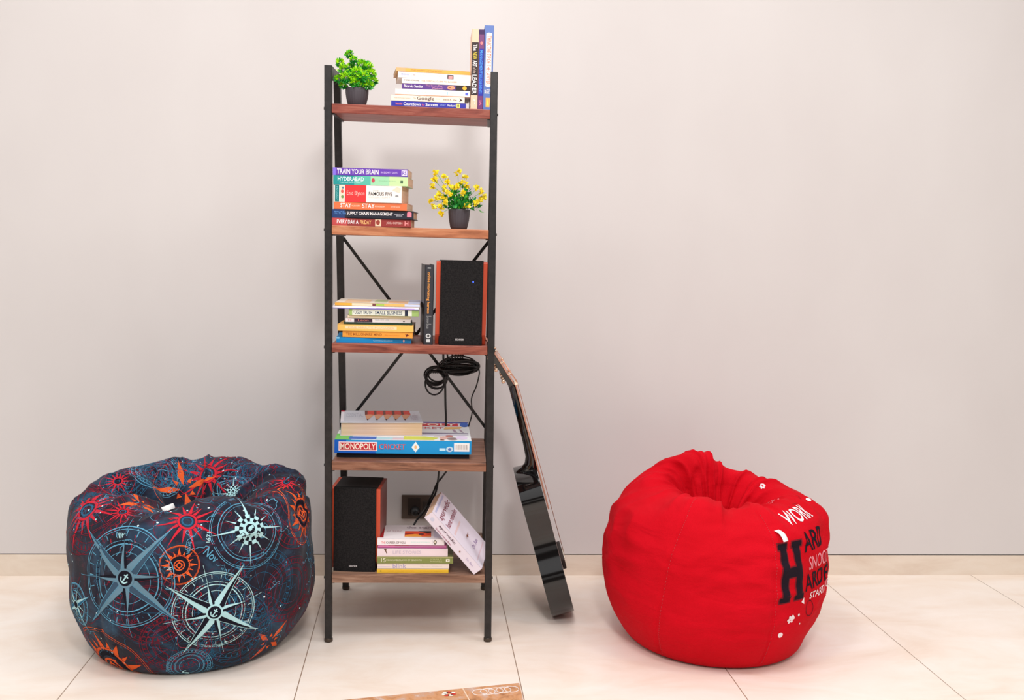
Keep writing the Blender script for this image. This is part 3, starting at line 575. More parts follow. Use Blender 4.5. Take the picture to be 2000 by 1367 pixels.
def plant_at(xc, ybase, v, z):
    y = ybase
    for _ in range(12):
        p = onv(xc, y, v); y += (p.z-z)*640
    return Vector((p.x, p.y, z))
G1 = m_foliage((110, 200, 10), (176, 236, 20), (214, 246, 50), 'lime_leaves'); G2 = m_foliage((10, 120, 40), (40, 165, 45), (110, 205, 40), 'deep_green_leaves')
p0 = plant_at(697, 203, .045, SZ[0])
root = empty('potted_plant', p0); tag(root, 'bushy lime green artificial plant in a ribbed grey pot on the top shelf', 'plant')
pot(root, .066, .050)
sc = 1/660.0
cl = [(681, 107, 8, .0), (690, 118, 8, -.005), (664, 123, 9, .005), (672, 137, 11, -.012), (684, 130, 9, .012), (705, 126, 11, .0), (717, 128, 10, .008), (722, 142, 11, 0), (664, 155, 10, -.008), (678, 153, 12, -.026), (697, 143, 12, -.018), (709, 150, 12, -.026), (727, 155, 9, -.004), (720, 164, 10, -.016), (694, 161, 11, -.028), (672, 166, 8, -.01), (706, 168, 8, -.02), (690, 140, 12, .02), (712, 140, 12, .022), (700, 158, 12, .025), (676, 148, 11, .025)]
fo = MB(); st = MB()
for (x, y, r, dy) in cl:
    c = Vector(((x-697)*sc, dy, (203-y)*sc)); R = r*sc*1.12
    st.tube([(0, 0, .045), (c.x*.5, c.y*.5, .045+(c.z-.045)*.6), c], .0009, G2, 5)
    for k in range(150):
        d = Vector((random.gauss(0, 1), random.gauss(0, 1), random.gauss(0, 1)+.25)).normalized()
        leafset(fo, c+d*R*random.uniform(.25, .7), d+Vector((random.gauss(0, .3), random.gauss(0, .3), .2)), R*.48, .0046, G1 if (random.random() < .75 and d.z > -.35) else G2)
    for k in range(22):
        d = Vector((random.gauss(0, 1), random.gauss(0, 1), -abs(random.gauss(0, 1)))).normalized()
        leafset(fo, c+d*R*.4, d, R*.6, .004, G2)
fo.build('foliage', root); st.build('stem', root)
p0 = plant_at(896, 446, .05, SZ[1])
root = empty('potted_plant', p0); tag(root, 'artificial plant with small yellow flowers in a ribbed grey pot on the second shelf', 'plant')
pot(root, .063, .058)
YEL = m_foliage((240, 206, 20), (252, 236, 50), (254, 246, 130), 'yellow_petals'); G3 = m_foliage((0, 96, 40), (20, 140, 40), (130, 200, 40), 'glossy_green_leaves')
fo = MB(); st = MB(); fl = MB()
fl_pts = [(852, 341, 0), (866, 346, 0), (847, 353, .0), (845, 366, -.005), (892, 340, 0), (905, 347, .005), (872, 358, -.01), (890, 366, -.02), (881, 369, -.015), (909, 362, -.005), (866, 371, -.01), (858, 381, -.01), (868, 388, -.02), (843, 393, -.01), (848, 405, -.012), (860, 404, -.02), (861, 417, -.02), (929, 367, 0), (937, 374, .0), (944, 383, .005), (934, 390, -.01), (900, 378, -.026), (876, 381, -.026), (927, 397, -.01), (868, 398, -.024), (898, 356, .0), (910, 403, -.024), (853, 388, -.015)]
for (x, y, dy) in fl_pts:
    c = Vector(((x-896)*sc, dy*1.6, (446-y)*sc)); b0 = Vector((c.x*.12, c.y*.2, .054))
    md = (b0+c)/2+Vector((0, 0, .008)); st.tube([b0, md, c], .0006, G2, 5)
    dd = (c-b0).normalized()
    for q in range(4):
        cc = c+Vector((random.gauss(0, .0032), random.gauss(0, .0032), random.gauss(0, .0032)))
        for k in range(7):
            d = dd*.6+Vector((random.gauss(0, .8), random.gauss(0, .8), random.gauss(0, .8))); leafset(fl, cc, d, .0095, .0075, YEL, .35)
for k in range(260):
    th = random.uniform(0, 2*PI); el = random.uniform(-.15, 1.35); rr = random.uniform(.012, .050)
    c = Vector((rr*math.cos(th)*math.cos(el)*1.15, rr*math.sin(th)*math.cos(el), .060+rr*1.35*max(-.02, math.sin(el))))
    leafset(fo, c, Vector((c.x*14, c.y*14, .5+random.gauss(0, .4)))+Vector((random.gauss(0, .4),)*3), random.uniform(.012, .019), .009, G3, .3)
for k in range(26): st.tube([(random.gauss(0, .006), random.gauss(0, .006), .052), (random.gauss(0, .014), random.gauss(0, .014), .085)], .0008, G2, 5)
fo.build('foliage', root); st.build('stem', root); fl.build('blossom', root)
# ------------------------------------------------------------------ socket, plug and cables
def onw(x, y, Y=0.0):
    d = ray(x, y); return CAM+d*((Y-CAM.y)/d.y)
a = onw(784, 1012, 0); b = onw(848, 966, 0)
root = empty('wall_socket', (a.x, 0, a.z)); tag(root, 'dark bronze wall socket plate behind the lowest shelf', 'socket')
Wd, Hd = b.x-a.x, b.z-a.z
m = MB(); m.box((0, -.008, 0), (Wd, -.0002, Hd), mat((92, 80, 72), .4, .4, .4)); fp_ = m.build('face_plate', root, .002)
m = MB(); m.box((Wd*.2, -.011, Hd*.15), (Wd*.58, -.0082, Hd*.88), mat((54, 44, 40), .45)); m.build('socket_insert', fp_, .001)
m = MB(); m.box((Wd*.66, -.012, Hd*.3), (Wd*.88, -.0082, Hd*.75), mat((60, 52, 48), .4)); m.build('rocker_switch', fp_, .001)
pl = empty('power_plug', (a.x+Wd*.42, -.012, a.z+Hd*.36)); tag(pl, 'black power plug pushed into the wall socket', 'plug')
m = MB(); m.lathe([(.016, 0), (.017, .010), (.014, .022), (.007, .032)], mat((22, 21, 22), .45, .5), 24, xf=lambda p: Vector((p.x, -p.z, p.y))); m.build('plug_body', pl)
CB = mat((16, 15, 16), .4, .5, name='black_cable')
def spline(pts, n=10):
    pts = [Vector(p) for p in pts]; out = []
    P = [pts[0]]+pts+[pts[-1]]
    for i in range(1, len(P)-2):
        for k in range(n):
            t = k/n; p0, p1, p2, p3 = P[i-1:i+3]
            out.append(.5*((2*p1)+(p2-p0)*t+(2*p0-5*p1+4*p2-p3)*t*t+(3*p1-p0-3*p2+p3)*t**3))
    out.append(pts[-1]); return out
vc = depth(.75)-.055
def cp(x, y, v=None): return onv(x, y, vc if v is None else v)
m = MB()
# coils: bundles of loops
def loop(cx, cy, rx, ry, rot, dv, n=22, a0=0, a1=2*PI):
    pts = []
    for k in range(n+1):
        a = a0+(a1-a0)*k/n; x = rx*math.cos(a); y = ry*math.sin(a); c, s = math.cos(rot), math.sin(rot)
        pts.append(cp(cx+x*c-y*s, cy+x*s+y*c, vc+dv+.004*math.sin(a*2)))
    return pts
R_ = random.Random(3)
for k in range(9):
    m.tube(loop(852+R_.uniform(-3, 3), 735+R_.uniform(-4, 4), 20+R_.uniform(-3, 3), 17+R_.uniform(-6, 5), R_.uniform(-.5, .1), R_.uniform(-.012, .012)), .0027, CB, 6)
m.tube(loop(849, 748, 18.5, 23, .1, -.014), .0027, CB, 6)
for k in range(9):
    m.tube(loop(895+R_.uniform(-5, 5), 717+R_.uniform(-3, 3), 37+R_.uniform(-8, 4), 9+R_.uniform(-4, 6), R_.uniform(-.15, .1), R_.uniform(-.012, .012)), .0027, CB, 6)
for k in range(6):
    m.tube(spline([cp(845+4*k, 728, vc-.01), cp(875+2*k, 716+2*k), cp(905, 712+3*k), cp(930, 715+2*k)]), .0027, CB, 6)
m.tube(loop(899, 712, 33, 17, .1, -.01, a0=PI, a1=2*PI+.6), .0027, CB, 6)
for (x0, x1) in ((875, 884), (884, 880), (891, 878), (896, 888), (901, 892), (905, 897)):
    m.tube(spline([cp(x0, 672), cp(x0-1, 695), cp(x1, 712), cp(x1-6, 722)]), .0028, CB, 6)
m.tube(spline([cp(866.5, 672), cp(866, 700), cp(869, 740), cp(870, 790), cp(871, 822, vc), cp(868, 880, vc+.0), cp(859, 905)]), .0036, CB, 6)
tag(m.build('coiled_cable'), 'coiled bundle of black cable hanging behind the shelf below the middle board', 'cable')
m = MB()
m.tube(spline([cp(934, 716), cp(936, 730), cp(930, 755), cp(921, 778), cp(922, 805), cp(917, 826), cp(905, 860), cp(882, 900)]), .0022, CB, 6)
tag(m.build('speaker_wire'), 'single thin black wire dropping down on the right behind the cricket game box', 'cable')
vd = DB-.02
m = MB(); m.tube(spline([onv(859, 905, vc), onv(857.5, 920, vc+.06), onv(855.5, 938, vd), onv(852, 958, vd), onv(846, 972, vd), onv(828, 1000, vd), onv(815, 1014, vd), onv(806, 1030, vd-.02), onv(790, 1060, vd-.03)]), .0036, CB, 6)
tag(m.build('power_cable'), 'black power cable running down the wall past the socket', 'cable', 'pair of crossing cables by the socket')
m = MB(); m.tube(spline([onv(882, 900, vc), onv(874, 917, vc+.06), onv(864, 931, vd+.005), onv(853, 945, vd+.006), onv(846, 962, vd+.006), onv(839, 975, vd), onv(832, 990, vd+.015), pl.location+Vector((.013, -.02, -.008)), pl.location+Vector((.002, -.033, 0))]), .0036, CB, 6)
tag(m.build('power_cable'), 'black power cable crossing the other one and entering the plug', 'cable', 'pair of crossing cables by the socket')
# ------------------------------------------------------------------ guitar leaning on the side of the shelf
GB = Vector((onv(1097, 1184, LY*0-LY-.335).x, -.335, 0.0))
gtop = Vector((.447, -.44, .93))
def gframe():
    A = (gtop-GB).normalized(); Wd = Vector((.05, 1, 0)); Wd = (Wd-A*Wd.dot(A)).normalized(); T = A.cross(Wd)
    if T.x < 0: T = -T
    return A, Wd, T
GA, GW, GT = gframe()
gmw = Matrix(((GA.x, GW.x, GT.x, GB.x), (GA.y, GW.y, GT.y, GB.y), (GA.z, GW.z, GT.z, GB.z+.012), (0, 0, 0, 1)))
if gmw.to_3x3().determinant() < 0:
    GW = -GW; gmw = Matrix(((GA.x, GW.x, GT.x, GB.x), (GA.y, GW.y, GT.y, GB.y), (GA.z, GW.z, GT.z, GB.z+.012), (0, 0, 0, 1)))
gmw = gmw@Matrix.Diagonal((1.035, 1.0, 1.0, 1))
guitar = empty('acoustic_guitar', mw=gmw); tag(guitar, 'glossy black acoustic guitar standing on the floor, neck leaning against the shelf side', 'guitar')
BLK = mat((14, 12, 12), .06, .5, coat=.4, name='black_gloss_lacquer'); FB = mat((196, 140, 118), .45, .4, name='pale_rosewood'); MET = mat((226, 196, 170), .25, .5, .9, name='brass_tuner')
ctl = [(0, 0), (.003, .05), (.018, .105), (.055, .152), (.11, .175), (.165, .166), (.215, .136), (.262, .118), (.305, .122), (.35, .136), (.39, .134), (.42, .112), (.437, .07), (.442, .03), (.442, 0)]
ctl = [(a*1.065, w_) for a, w_ in ctl]
half = [(p.x, p.y) for p in spline([(a, w, 0) for a, w in ctl], 6)]
outl = half+[(a, -w) for a, w in half[-2:0:-1]]
def plate(mb, ol, t0, t1, m, m2=None):
    n = len(ol); vs = [Vector((a, w_, t0)) for a, w_ in ol]+[Vector((a, w_, t1)) for a, w_ in ol]
    mb.add(vs, [(k, (k+1) % n, n+(k+1) % n, n+k) for k in range(n)], m, True)
    mb.add([Vector((a, w_, t0)) for a, w_ in ol], [tuple(range(n))[::-1]], m2 or m); mb.add([Vector((a, w_, t1)) for a, w_ in ol], [tuple(range(n))], m2 or m)
t0_, t1_ = -.037, .035
m = MB(); plate(m, outl, t0_, t1_, BLK); gbody = m.build('body', guitar, .002)
m = MB(); n = len(outl)
for tt in (t1_,):
    for k in range(n):
        a, w_ = outl[k]; b, x_ = outl[(k+1) % n]
        m.add([Vector((a, w_, tt+.0002)), Vector((b, x_, tt+.0002)), Vector((b*.988+.0026, x_*.984, tt+.0006)), Vector((a*.988+.0026, w_*.984, tt+.0006))], [(0, 1, 2, 3)], mat((226, 206, 196), .4))
m.build('binding', gbody)
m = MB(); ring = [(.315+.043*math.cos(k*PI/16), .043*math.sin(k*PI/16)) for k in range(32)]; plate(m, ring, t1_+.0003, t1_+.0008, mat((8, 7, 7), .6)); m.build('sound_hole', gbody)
# neck with flared heel, lofted cross sections along the guitar axis
m = MB(); secs = [(.464, -.036, .021), (.474, -.030, .021), (.482, -.012, .022), (.494, .004, .0235), (.514, .0115, .0245), (.56, .0145, .0235), (.65, .0155, .022), (.742, .0165, .021), (.752, .0150, .021)]
rings = []
for a, tb, hw in secs:
    top = .0375
    rings.append([Vector((a, hw*math.cos(q), top-(top-tb)*abs(math.sin(q))**.75)) for q in [PI*k/12 for k in range(13)]])
vs = [v for r in rings for v in r]; n = 13
fs_ = [(i*n+k, i*n+k+1, (i+1)*n+k+1, (i+1)*n+k) for i in range(len(rings)-1) for k in range(n-1)]+[(i*n, (i+1)*n, (i+1)*n+n-1, i*n+n-1) for i in range(len(rings)-1)]
m.add(vs, fs_+[tuple(range(n)), tuple(range((len(rings)-1)*n, len(rings)*n))[::-1]], BLK, True); gneck = m.build('neck', guitar)
m = MB(); m.box((.335, -.026, .0377), (.748, .026, .0425), FB); m.build('fretboard', gneck, .001)
for k in range(15): m = MB(); a = .745-(.745-.335)*(1-2**(-k/12))*1.62; m.box((a-.0008, -.0255, .0426), (a+.0008, .0255, .0436), MET); m.build('fret', gneck)
m = MB(); m.box((.747, -.022, .036), (.752, .022, .0465), mat((244, 232, 206), .4)); m.build('nut', gneck, .001)
hang = math.radians(17); ca, sa = math.cos(hang), math.sin(hang)
def hp(s_, w_, t_): return Vector((.750+s_*ca-(t_)*-sa*-1*-1, w_, .036-s_*sa+t_*ca)) if False else Vector((.750+s_*ca+t_*sa, w_, .034-s_*sa+t_*ca))
ho = [(0, .021), (.02, .026), (.05, .034), (.12, .038), (.155, .035), (.165, .02)]
hol = ho+[(s_, -w_) for s_, w_ in ho[::-1]]
m = MB(); n = len(hol); vs = [hp(s_, w_, -.015) for s_, w_ in hol]+[hp(s_, w_, 0) for s_, w_ in hol]
m.add(vs, [(k, (k+1) % n, n+(k+1) % n, n+k) for k in range(n)]+[tuple(range(n))[::-1], tuple(range(n, 2*n))], BLK)
vs = [hp(s_, w_, .0002) for s_, w_ in hol]+[hp(s_, w_, .002) for s_, w_ in hol]
m.add(vs, [(k, (k+1) % n, n+(k+1) % n, n+k) for k in range(n)]+[tuple(range(n))[::-1], tuple(range(n, 2*n))], FB); ghead = m.build('headstock', guitar, .0008)
for sd in (-1, 1):
    for k in range(3):
        s_ = .035+.042*k; m = MB()
        m.tube([hp(s_, sd*.022, 0), hp(s_, sd*.022, .012)], .0028, MET, 10); m.tube([hp(s_, sd*.022, .0005), hp(s_, sd*.022, .003)], .0055, MET, 10)
        m.tube([hp(s_, sd*.022, -.020), hp(s_, sd*.050, -.020)], .002, MET, 8); m.tube([hp(s_, sd*.022, -.024), hp(s_, sd*.022, -.014)], .006, MET, 8)
        m.tube([hp(s_, sd*.050, -.020), hp(s_, sd*.053, -.020), hp(s_, sd*.060, -.020), hp(s_, sd*.062, -.020)], lambda q: .0042+.0018*math.sin(PI*q), MET, 10); m.build('tuning_peg', ghead)
m = MB(); m.box((.150, -.075, t1_+.0005), (.182, .075, t1_+.013), mat((40, 28, 24), .4)); gbr = m.build('bridge', guitar, .003)
m = MB(); m.box((.168, -.035, t1_+.013), (.171, .035, t1_+.0165), mat((244, 236, 220), .4)); m.build('saddle', gbr)
for k in range(6):
    w0, w1 = (k-2.5)*.0105, (k-2.5)*.0072; m = MB()
    s_ = .035+.042*(k if k < 3 else 5-k)
    m.tube([(.160, w0, t1_+.013), (.1695, w0, t1_+.0170), (.7495, w1, .0468), hp(s_, (-1 if k < 3 else 1)*.020, .008)], .0005+.00012*(5-k), mat((230, 170, 140), .3, .5, .8, name='bronze_string'), 5); m.build('string', guitar)
m = MB(); m.lathe([(.006, 0), (.007, .004), (.009, .012), (.004, .014)], BLK, 12, xf=lambda p: Vector((-p.z+.001, p.x, p.y))); m.build('strap_button', gbody)
# ------------------------------------------------------------------ bean bags
def periodic(vals, a):
    n = len(vals); t = (a/(2*PI)*n) % n; i = int(t); f = t-i
    p0, p1, p2, p3 = vals[(i-1) % n], vals[i % n], vals[(i+1) % n], vals[(i+2) % n]
    return .5*((2*p1)+(p2-p0)*f+(2*p0-5*p1+4*p2-p3)*f*f+(3*p1-p0-3*p2+p3)*f**3)
def cr(vals, t):
    n = len(vals)-1; t = max(0, min(n-1e-6, t)); i = int(t); f = t-i
    g = lambda k: vals[max(0, min(n, k))]
    p0, p1, p2, p3 = g(i-1), g(i), g(i+1), g(i+2)
    return .5*((2*p1)+(p2-p0)*f+(2*p0-5*p1+4*p2-p3)*f*f+(3*p1-p0-3*p2+p3)*f**3)
class Bag:
    def __init__(s, cx, cy, rings, disp, NI=288, NJ=130, rot=0):
        """rings: list of (dx, dy, radii[12], heights[12]) from the base centre outwards, up and into the hollow"""
        s.NI, s.NJ, s.cx, s.cy = NI, NJ, cx, cy; s.P = []
        K = len(rings)-1
        def row(j, a):
            R = [periodic(r[2], a) for r in rings]; Z = [periodic(r[3], a) for r in rings]; X = [r[0] for r in rings]; Y = [r[1] for r in rings]
            return R, Z, X, Y
        cols = []
        for i in range(NI):
            a = 2*PI*i/NI; R, Z, X, Y = row(0, a); c = []
            for j in range(NJ+1):
                t = K*j/NJ; r = cr(R, t); z = max(.0005, cr(Z, t)); c.append(Vector((cx+cr(X, t)+r*math.cos(a), cy+cr(Y, t)+r*math.sin(a), z)))
            cols.append(c)
        # normals + displacement
        s.cols = cols; out = []
        for i in range(NI):
            c = []
            for j in range(NJ+1):
                du = cols[(i+1) % NI][j]-cols[i-1][j]; dv = cols[i][min(NJ, j+1)]-cols[i][max(0, j-1)]
                n = du.cross(dv)
                n = n.normalized() if n.length > 1e-12 else Vector((0, 0, 1))
                p = cols[i][j]; q = disp(2*PI*i/NI, K*j/NJ, p-Vector((cx, cy, 0)), n)
                p2 = p+n*q; p2.z = max(.0005, p2.z); c.append(p2)
            out.append(c)
        s.cols = out; s.K = K
        s.verts = [out[i][j] for i in range(NI) for j in range(NJ+1)]
        s.faces = [(i*(NJ+1)+j, ((i+1) % NI)*(NJ+1)+j, ((i+1) % NI)*(NJ+1)+j+1, i*(NJ+1)+j+1) for i in range(NI) for j in range(NJ)]
        s.bvh = BVHTree.FromPolygons(s.verts, s.faces)
    def pt(s, a, t):                  # chart: angle, profile parameter
        x = (a/(2*PI)*s.NI) % s.NI; y = max(0, min(s.NJ-1e-4, t/s.K*s.NJ)); i, j = int(x), int(y); f, g = x-i, y-j; i2 = (i+1) % s.NI; i %= s.NI
        return (s.cols[i][j]*(1-f)+s.cols[i2][j]*f)*(1-g)+(s.cols[i][j+1]*(1-f)+s.cols[i2][j+1]*f)*g
    def nrm(s, a, t):
        du = s.pt(a+.02, t)-s.pt(a-.02, t); dv = s.pt(a, t+.05)-s.pt(a, t-.05); return du.cross(dv).normalized()
    def pick(s, x, y):
        h = s.bvh.ray_cast(CAM, ray(x, y).normalized()); return (h[0], h[1]) if h[0] else (None, None)
def fine(polys, maxlen):
    """2-D polygons -> finely triangulated points and faces"""
    bm = bmesh.new()
    for pts in polys:
        try: bm.faces.new([bm.verts.new((x, y, 0)) for x, y in pts])
        except ValueError: pass
    bmesh.ops.triangulate(bm, faces=bm.faces[:])
    for _ in range(6):
        es = [e for e in bm.edges if e.calc_length() > maxlen]
        if not es: break
        bmesh.ops.subdivide_edges(bm, edges=es, cuts=1); bmesh.ops.triangulate(bm, faces=bm.faces[:])
    bm.verts.index_update(); vs = [(v.co.x, v.co.y) for v in bm.verts]; fs = [[v.index for v in f.verts] for f in bm.faces]; bm.free(); return vs, fs
EPS = [0.0]
def decal(mb, bag, c, n, polys, m, up=None, e=.0006, maxlen=.014, reach=.09):
    """press flat artwork onto the fabric: centre c, outward normal n"""
    up = up or Vector((0, 0, 1)); u = (up-n*up.dot(n)); u = u.normalized() if u.length > .05 else Vector((0, 1, 0)); r = u.cross(n)
    vs, fs = fine(polys, maxlen); out = []; ok = []
    EPS[0] = (EPS[0]+.00001) % .0004
    for x, y in vs:
        p = c+r*x+u*y; h = bag.bvh.ray_cast(p+n*reach, -n, reach*2)
        if h[0] is None or h[1].dot(n) < -.1:
            h2 = bag.bvh.find_nearest(p); out.append(h2[0]+h2[1]*(e+EPS[0])); ok.append(False)
        else: out.append(h[0]+h[1]*(e+EPS[0])); ok.append(True)
    good = []
    for f in fs:
        if not all(ok[i] for i in f): continue
        a, b, d = (out[i] for i in f)
        if max((a-b).length, (b-d).length, (d-a).length) > maxlen*3.2: continue
        good.append(f)
    mb.add(out, good, m)
def ringp(R, w, n=56, a0=0, a1=2*PI):
    out = []
    for k in range(n):
        p, q = a0+(a1-a0)*k/n, a0+(a1-a0)*(k+1)/n
        out.append([(R*math.cos(p), R*math.sin(p)), (R*math.cos(q), R*math.sin(q)), ((R-w)*math.cos(q), (R-w)*math.sin(q)), ((R-w)*math.cos(p), (R-w)*math.sin(p))])
    return out
def ray_pts(R, hw, a, r0=0):          # two halves of a compass point
    c, s = math.cos(a), math.sin(a); T = (R*c, R*s); B = (r0*c, r0*s); k = R*.17+hw*.0
    L_ = (k*c-hw*s, k*s+hw*c); R2 = (k*c+hw*s, k*s-hw*c); return [T, L_, B], [T, B, R2]
def dline(pts, w):
    out = []
    for (x0, y0), (x1, y1) in zip(pts[:-1], pts[1:]):
        d = math.hypot(x1-x0, y1-y0) or 1; nx, ny = -(y1-y0)/d*w/2, (x1-x0)/d*w/2
        out.append([(x0+nx, y0+ny), (x0-nx, y0-ny), (x1-nx, y1-ny), (x1+nx, y1+ny)])
    return out
def word(s, x, y, h, bold=0, ang=0):
    vs, fs = text2d(s, bold); asp = .62*len(s); c, d = math.cos(ang), math.sin(ang)
    P = [((vx-.5)*h*asp, (vy-.5)*h) for vx, vy in vs]; P = [(x+a*c-b*d, y+a*d+b*c) for a, b in P]
    return [[P[i] for i in f] for f in fs]
AQ = mat((176, 218, 222), .85, .1); LB = mat((96, 160, 190), .85, .1); DBL = mat((44, 96, 128), .85, .1); RD = mat((200, 40, 56), .85, .1); DR = mat((126, 34, 50), .85, .1); OR = mat((228, 96, 48), .85, .1); NV = mat((26, 25, 36), .85, .1); WT = mat((214, 236, 240), .85, .1)
NVT = NAVY; HT = mat((104, 138, 156), .85, .1); HT2 = mat((62, 84, 104), .85, .1)
def rose(mb, bag, c, n, R, rot, c1, c2, cl, kind=0, up=None):
    dc = lambda ps, m, **k: decal(mb, bag, c, n, ps, m, up, **k)
    if kind == 0 and R > .15: dc([[(R*.8*math.cos(a), R*.8*math.sin(a)) for a in [k*PI/20 for k in range(40)]]], NVT, e=.0003)
    if kind == 0:                     # four long points, ring dial, anchor hub
        for q, w_ in ((.80, .0022), (.76, .0012), (.60, .0014), (.55, .003), (.42, .0012), (1.0, .0)):
            if w_: dc(ringp(R*q, w_), cl)
        qd = lambda a, r1, r2, w_: [(R*r1*math.cos(a), R*r1*math.sin(a)), (R*r1*math.cos(a+w_), R*r1*math.sin(a+w_)), (R*r2*math.cos(a+w_), R*r2*math.sin(a+w_)), (R*r2*math.cos(a), R*r2*math.sin(a))]
        dc([qd(k*PI/36, .60, .55, .02) for k in range(0, 72, 2)], NV, e=.0010)
        dc([qd(k*PI/12+.05, .74, .66, .02) for k in range(24)], cl)
        L1, L2, S1, S2 = [], [], [], []
        for k in range(4):
            a = rot+k*PI/2; x, y = ray_pts(R*1.05, R*.11, a); L1.append(x); L2.append(y)
            x, y = ray_pts(R*.62, R*.075, a+PI/4); S1.append(x); S2.append(y)
        dc(S1, c1, e=.0012); dc(S2, NV, e=.0012); dc(L2, c2, e=.0014); dc(L1, c1, e=.0014)
        for k in range(4):
            for a in (rot+k*PI/2,): dc(dline([(R*.1*math.cos(a), R*.1*math.sin(a)), (R*1.05*math.cos(a), R*1.05*math.sin(a))], .0012), cl, e=.0018)
            x, y = ray_pts(R*1.05, R*.11, rot+k*PI/2); dc(dline([y[0], y[2]], .0012)+dline([y[1], y[2]], .0012), cl, e=.0018)
            for a in (rot+PI/4+k*PI/2,): dc(dline([(R*.6*math.cos(a), R*.6*math.sin(a)), (R*.98*math.cos(a), R*.98*math.sin(a))], .0011), cl)
        dc([[(R*.16*math.cos(a), R*.16*math.sin(a)) for a in [k*PI/12 for k in range(24)]]], c1, e=.0021); dc([[(R*.125*math.cos(a), R*.125*math.sin(a)) for a in [k*PI/12 for k in range(24)]]], NV, e=.0024)
        h = R*.085; f_ = lambda p: (p[0]*math.cos(-.6)-p[1]*math.sin(-.6), p[0]*math.sin(-.6)+p[1]*math.cos(-.6))
        anch = dline([f_((0, h)), f_((0, -h))], h*.28)+dline([f_((-h*.5, h*.45)), f_((h*.5, h*.45))], h*.24)+dline([f_((-h*.8, -h*.2)), f_((-h*.5, -h*.8)), f_((0, -h)), f_((h*.5, -h*.8)), f_((h*.8, -h*.2))], h*.25)
        dc(anch, AQ, e=.0027)
    elif kind == 1:                   # sun dial: triangles round a medallion
        for q, w_ in ((1.0, .0016), (.95, .001)): dc(ringp(R*q, w_), cl)
        dc(ringp(R*.52, R*.06), c1)
        dc(ringp(R*.42, R*.10), c2, e=.0008)
        tr = []
        for k in range(16):
            a = rot+k*PI/8; q = (.90 if k % 2 == 0 else .74); w_ = .16 if k % 2 == 0 else .09
            tr.append([(R*q*math.cos(a), R*q*math.sin(a)), (R*.54*math.cos(a+w_), R*.54*math.sin(a+w_)), (R*.54*math.cos(a-w_), R*.54*math.sin(a-w_))])
        dc(tr, c1, e=.0010)
        dots = [[(R*.455*math.cos(a)+R*.022*math.cos(b), R*.455*math.sin(a)+R*.022*math.sin(b)) for b in [j*PI/3 for j in range(6)]] for a in [k*PI/12 for k in range(24)]]
        dc(dots, NV, e=.0012)
        dc(ringp(R*.27, R*.05), c1, e=.0010)
        dc([[(R*.18*math.cos(a)*(1.3 if k % 6 == 0 else .8), R*.18*math.sin(a)*(1.3 if k % 6 == 0 else .8)) for k, a in [(k, k*PI/12) for k in range(24)]]], c1, e=.0013)
        dc([[(R*.09*math.cos(a), R*.09*math.sin(a)) for a in [k*PI/6 for k in range(12)]]], NV, e=.0016)
    elif kind == 2:                   # thin twelve-point rose with a chequered hub
        for q, w_ in ((1.0, .0016), (.955, .001), (.80, .0022), (.72, .0010)): dc(ringp(R*q, w_), cl)
        S = []
        for k in range(12):
            a = rot+k*PI/6; x, y = ray_pts(R*(.98 if k % 3 == 0 else .66), R*.045, a); S += [x, y]
        dc(S, c1, e=.0010)
        for r_, off in ((.40, 0), (.30, 1)):
            dc([[(R*r_*math.cos(a), R*r_*math.sin(a)), (R*r_*math.cos(a+PI/9), R*r_*math.sin(a+PI/9)), (R*(r_-.1)*math.cos(a+PI/9), R*(r_-.1)*math.sin(a+PI/9)), (R*(r_-.1)*math.cos(a), R*(r_-.1)*math.sin(a))] for a in [(2*k+off)*PI/9 for k in range(9)]], c1, e=.0016)
            dc([[(R*r_*math.cos(a), R*r_*math.sin(a)), (R*r_*math.cos(a+PI/9), R*r_*math.sin(a+PI/9)), (R*(r_-.1)*math.cos(a+PI/9), R*(r_-.1)*math.sin(a+PI/9)), (R*(r_-.1)*math.cos(a), R*(r_-.1)*math.sin(a))] for a in [(2*k+off+1)*PI/9 for k in range(9)]], NV, e=.0016)
        dc([[(R*.2*math.cos(a), R*.2*math.sin(a)) for a in [k*PI/10 for k in range(20)]]], c1, e=.0016); dc([[(R*.13*math.cos(a), R*.13*math.sin(a)) for a in [k*PI/10 for k in range(20)]]], NV, e=.0019); dc([[(R*.06*math.cos(a), R*.06*math.sin(a)) for a in [k*PI/8 for k in range(16)]]], c1, e=.0022)
    elif kind == 3:                   # rays only
        S = []
        for k in range(14):
            a = rot+k*PI/7; q = 1.0 if k % 2 == 0 else .72
            S.append([(R*q*math.cos(a), R*q*math.sin(a)), (R*.32*math.cos(a+.17), R*.32*math.sin(a+.17)), (R*.32*math.cos(a-.17), R*.32*math.sin(a-.17))])
        dc(S, c1); dc(ringp(R*.30, R*.07), c1); dc(ringp(R*.18, R*.05), c2)
        dc(ringp(R*1.02, .001), cl)
    elif kind == 4:                   # four loose leaves
        S = []
        for k in range(4):
            a = rot+k*PI/2; S.append([(R*math.cos(a), R*math.sin(a)), (R*.45*math.cos(a+.28), R*.45*math.sin(a+.28)), (R*.12*math.cos(a), R*.12*math.sin(a)), (R*.5*math.cos(a-.18), R*.5*math.sin(a-.18))])
            b = a+PI/4; S.append([(R*.42*math.cos(b), R*.42*math.sin(b)), (R*.25*math.cos(b+.3), R*.25*math.sin(b+.3)), (R*.25*math.cos(b-.3), R*.25*math.sin(b-.3))])
        dc(S, c1); dc(ringp(R*.9, .001), cl)
    elif kind == 5:                   # faint rings
        for q in (1, .93, .8, .66, .62, .45): dc(ringp(R*q, .0012), cl)
        dc([[(R*.88*math.cos(a), R*.88*math.sin(a)), (R*.93*math.cos(a+.05), R*.93*math.sin(a+.05)), (R*.80*math.cos(a+.05), R*.80*math.sin(a+.05))] for a in [k*PI/18 for k in range(36)]], cl)
nz = lambda x, y, z: noise.noise(Vector((x, y, z)))
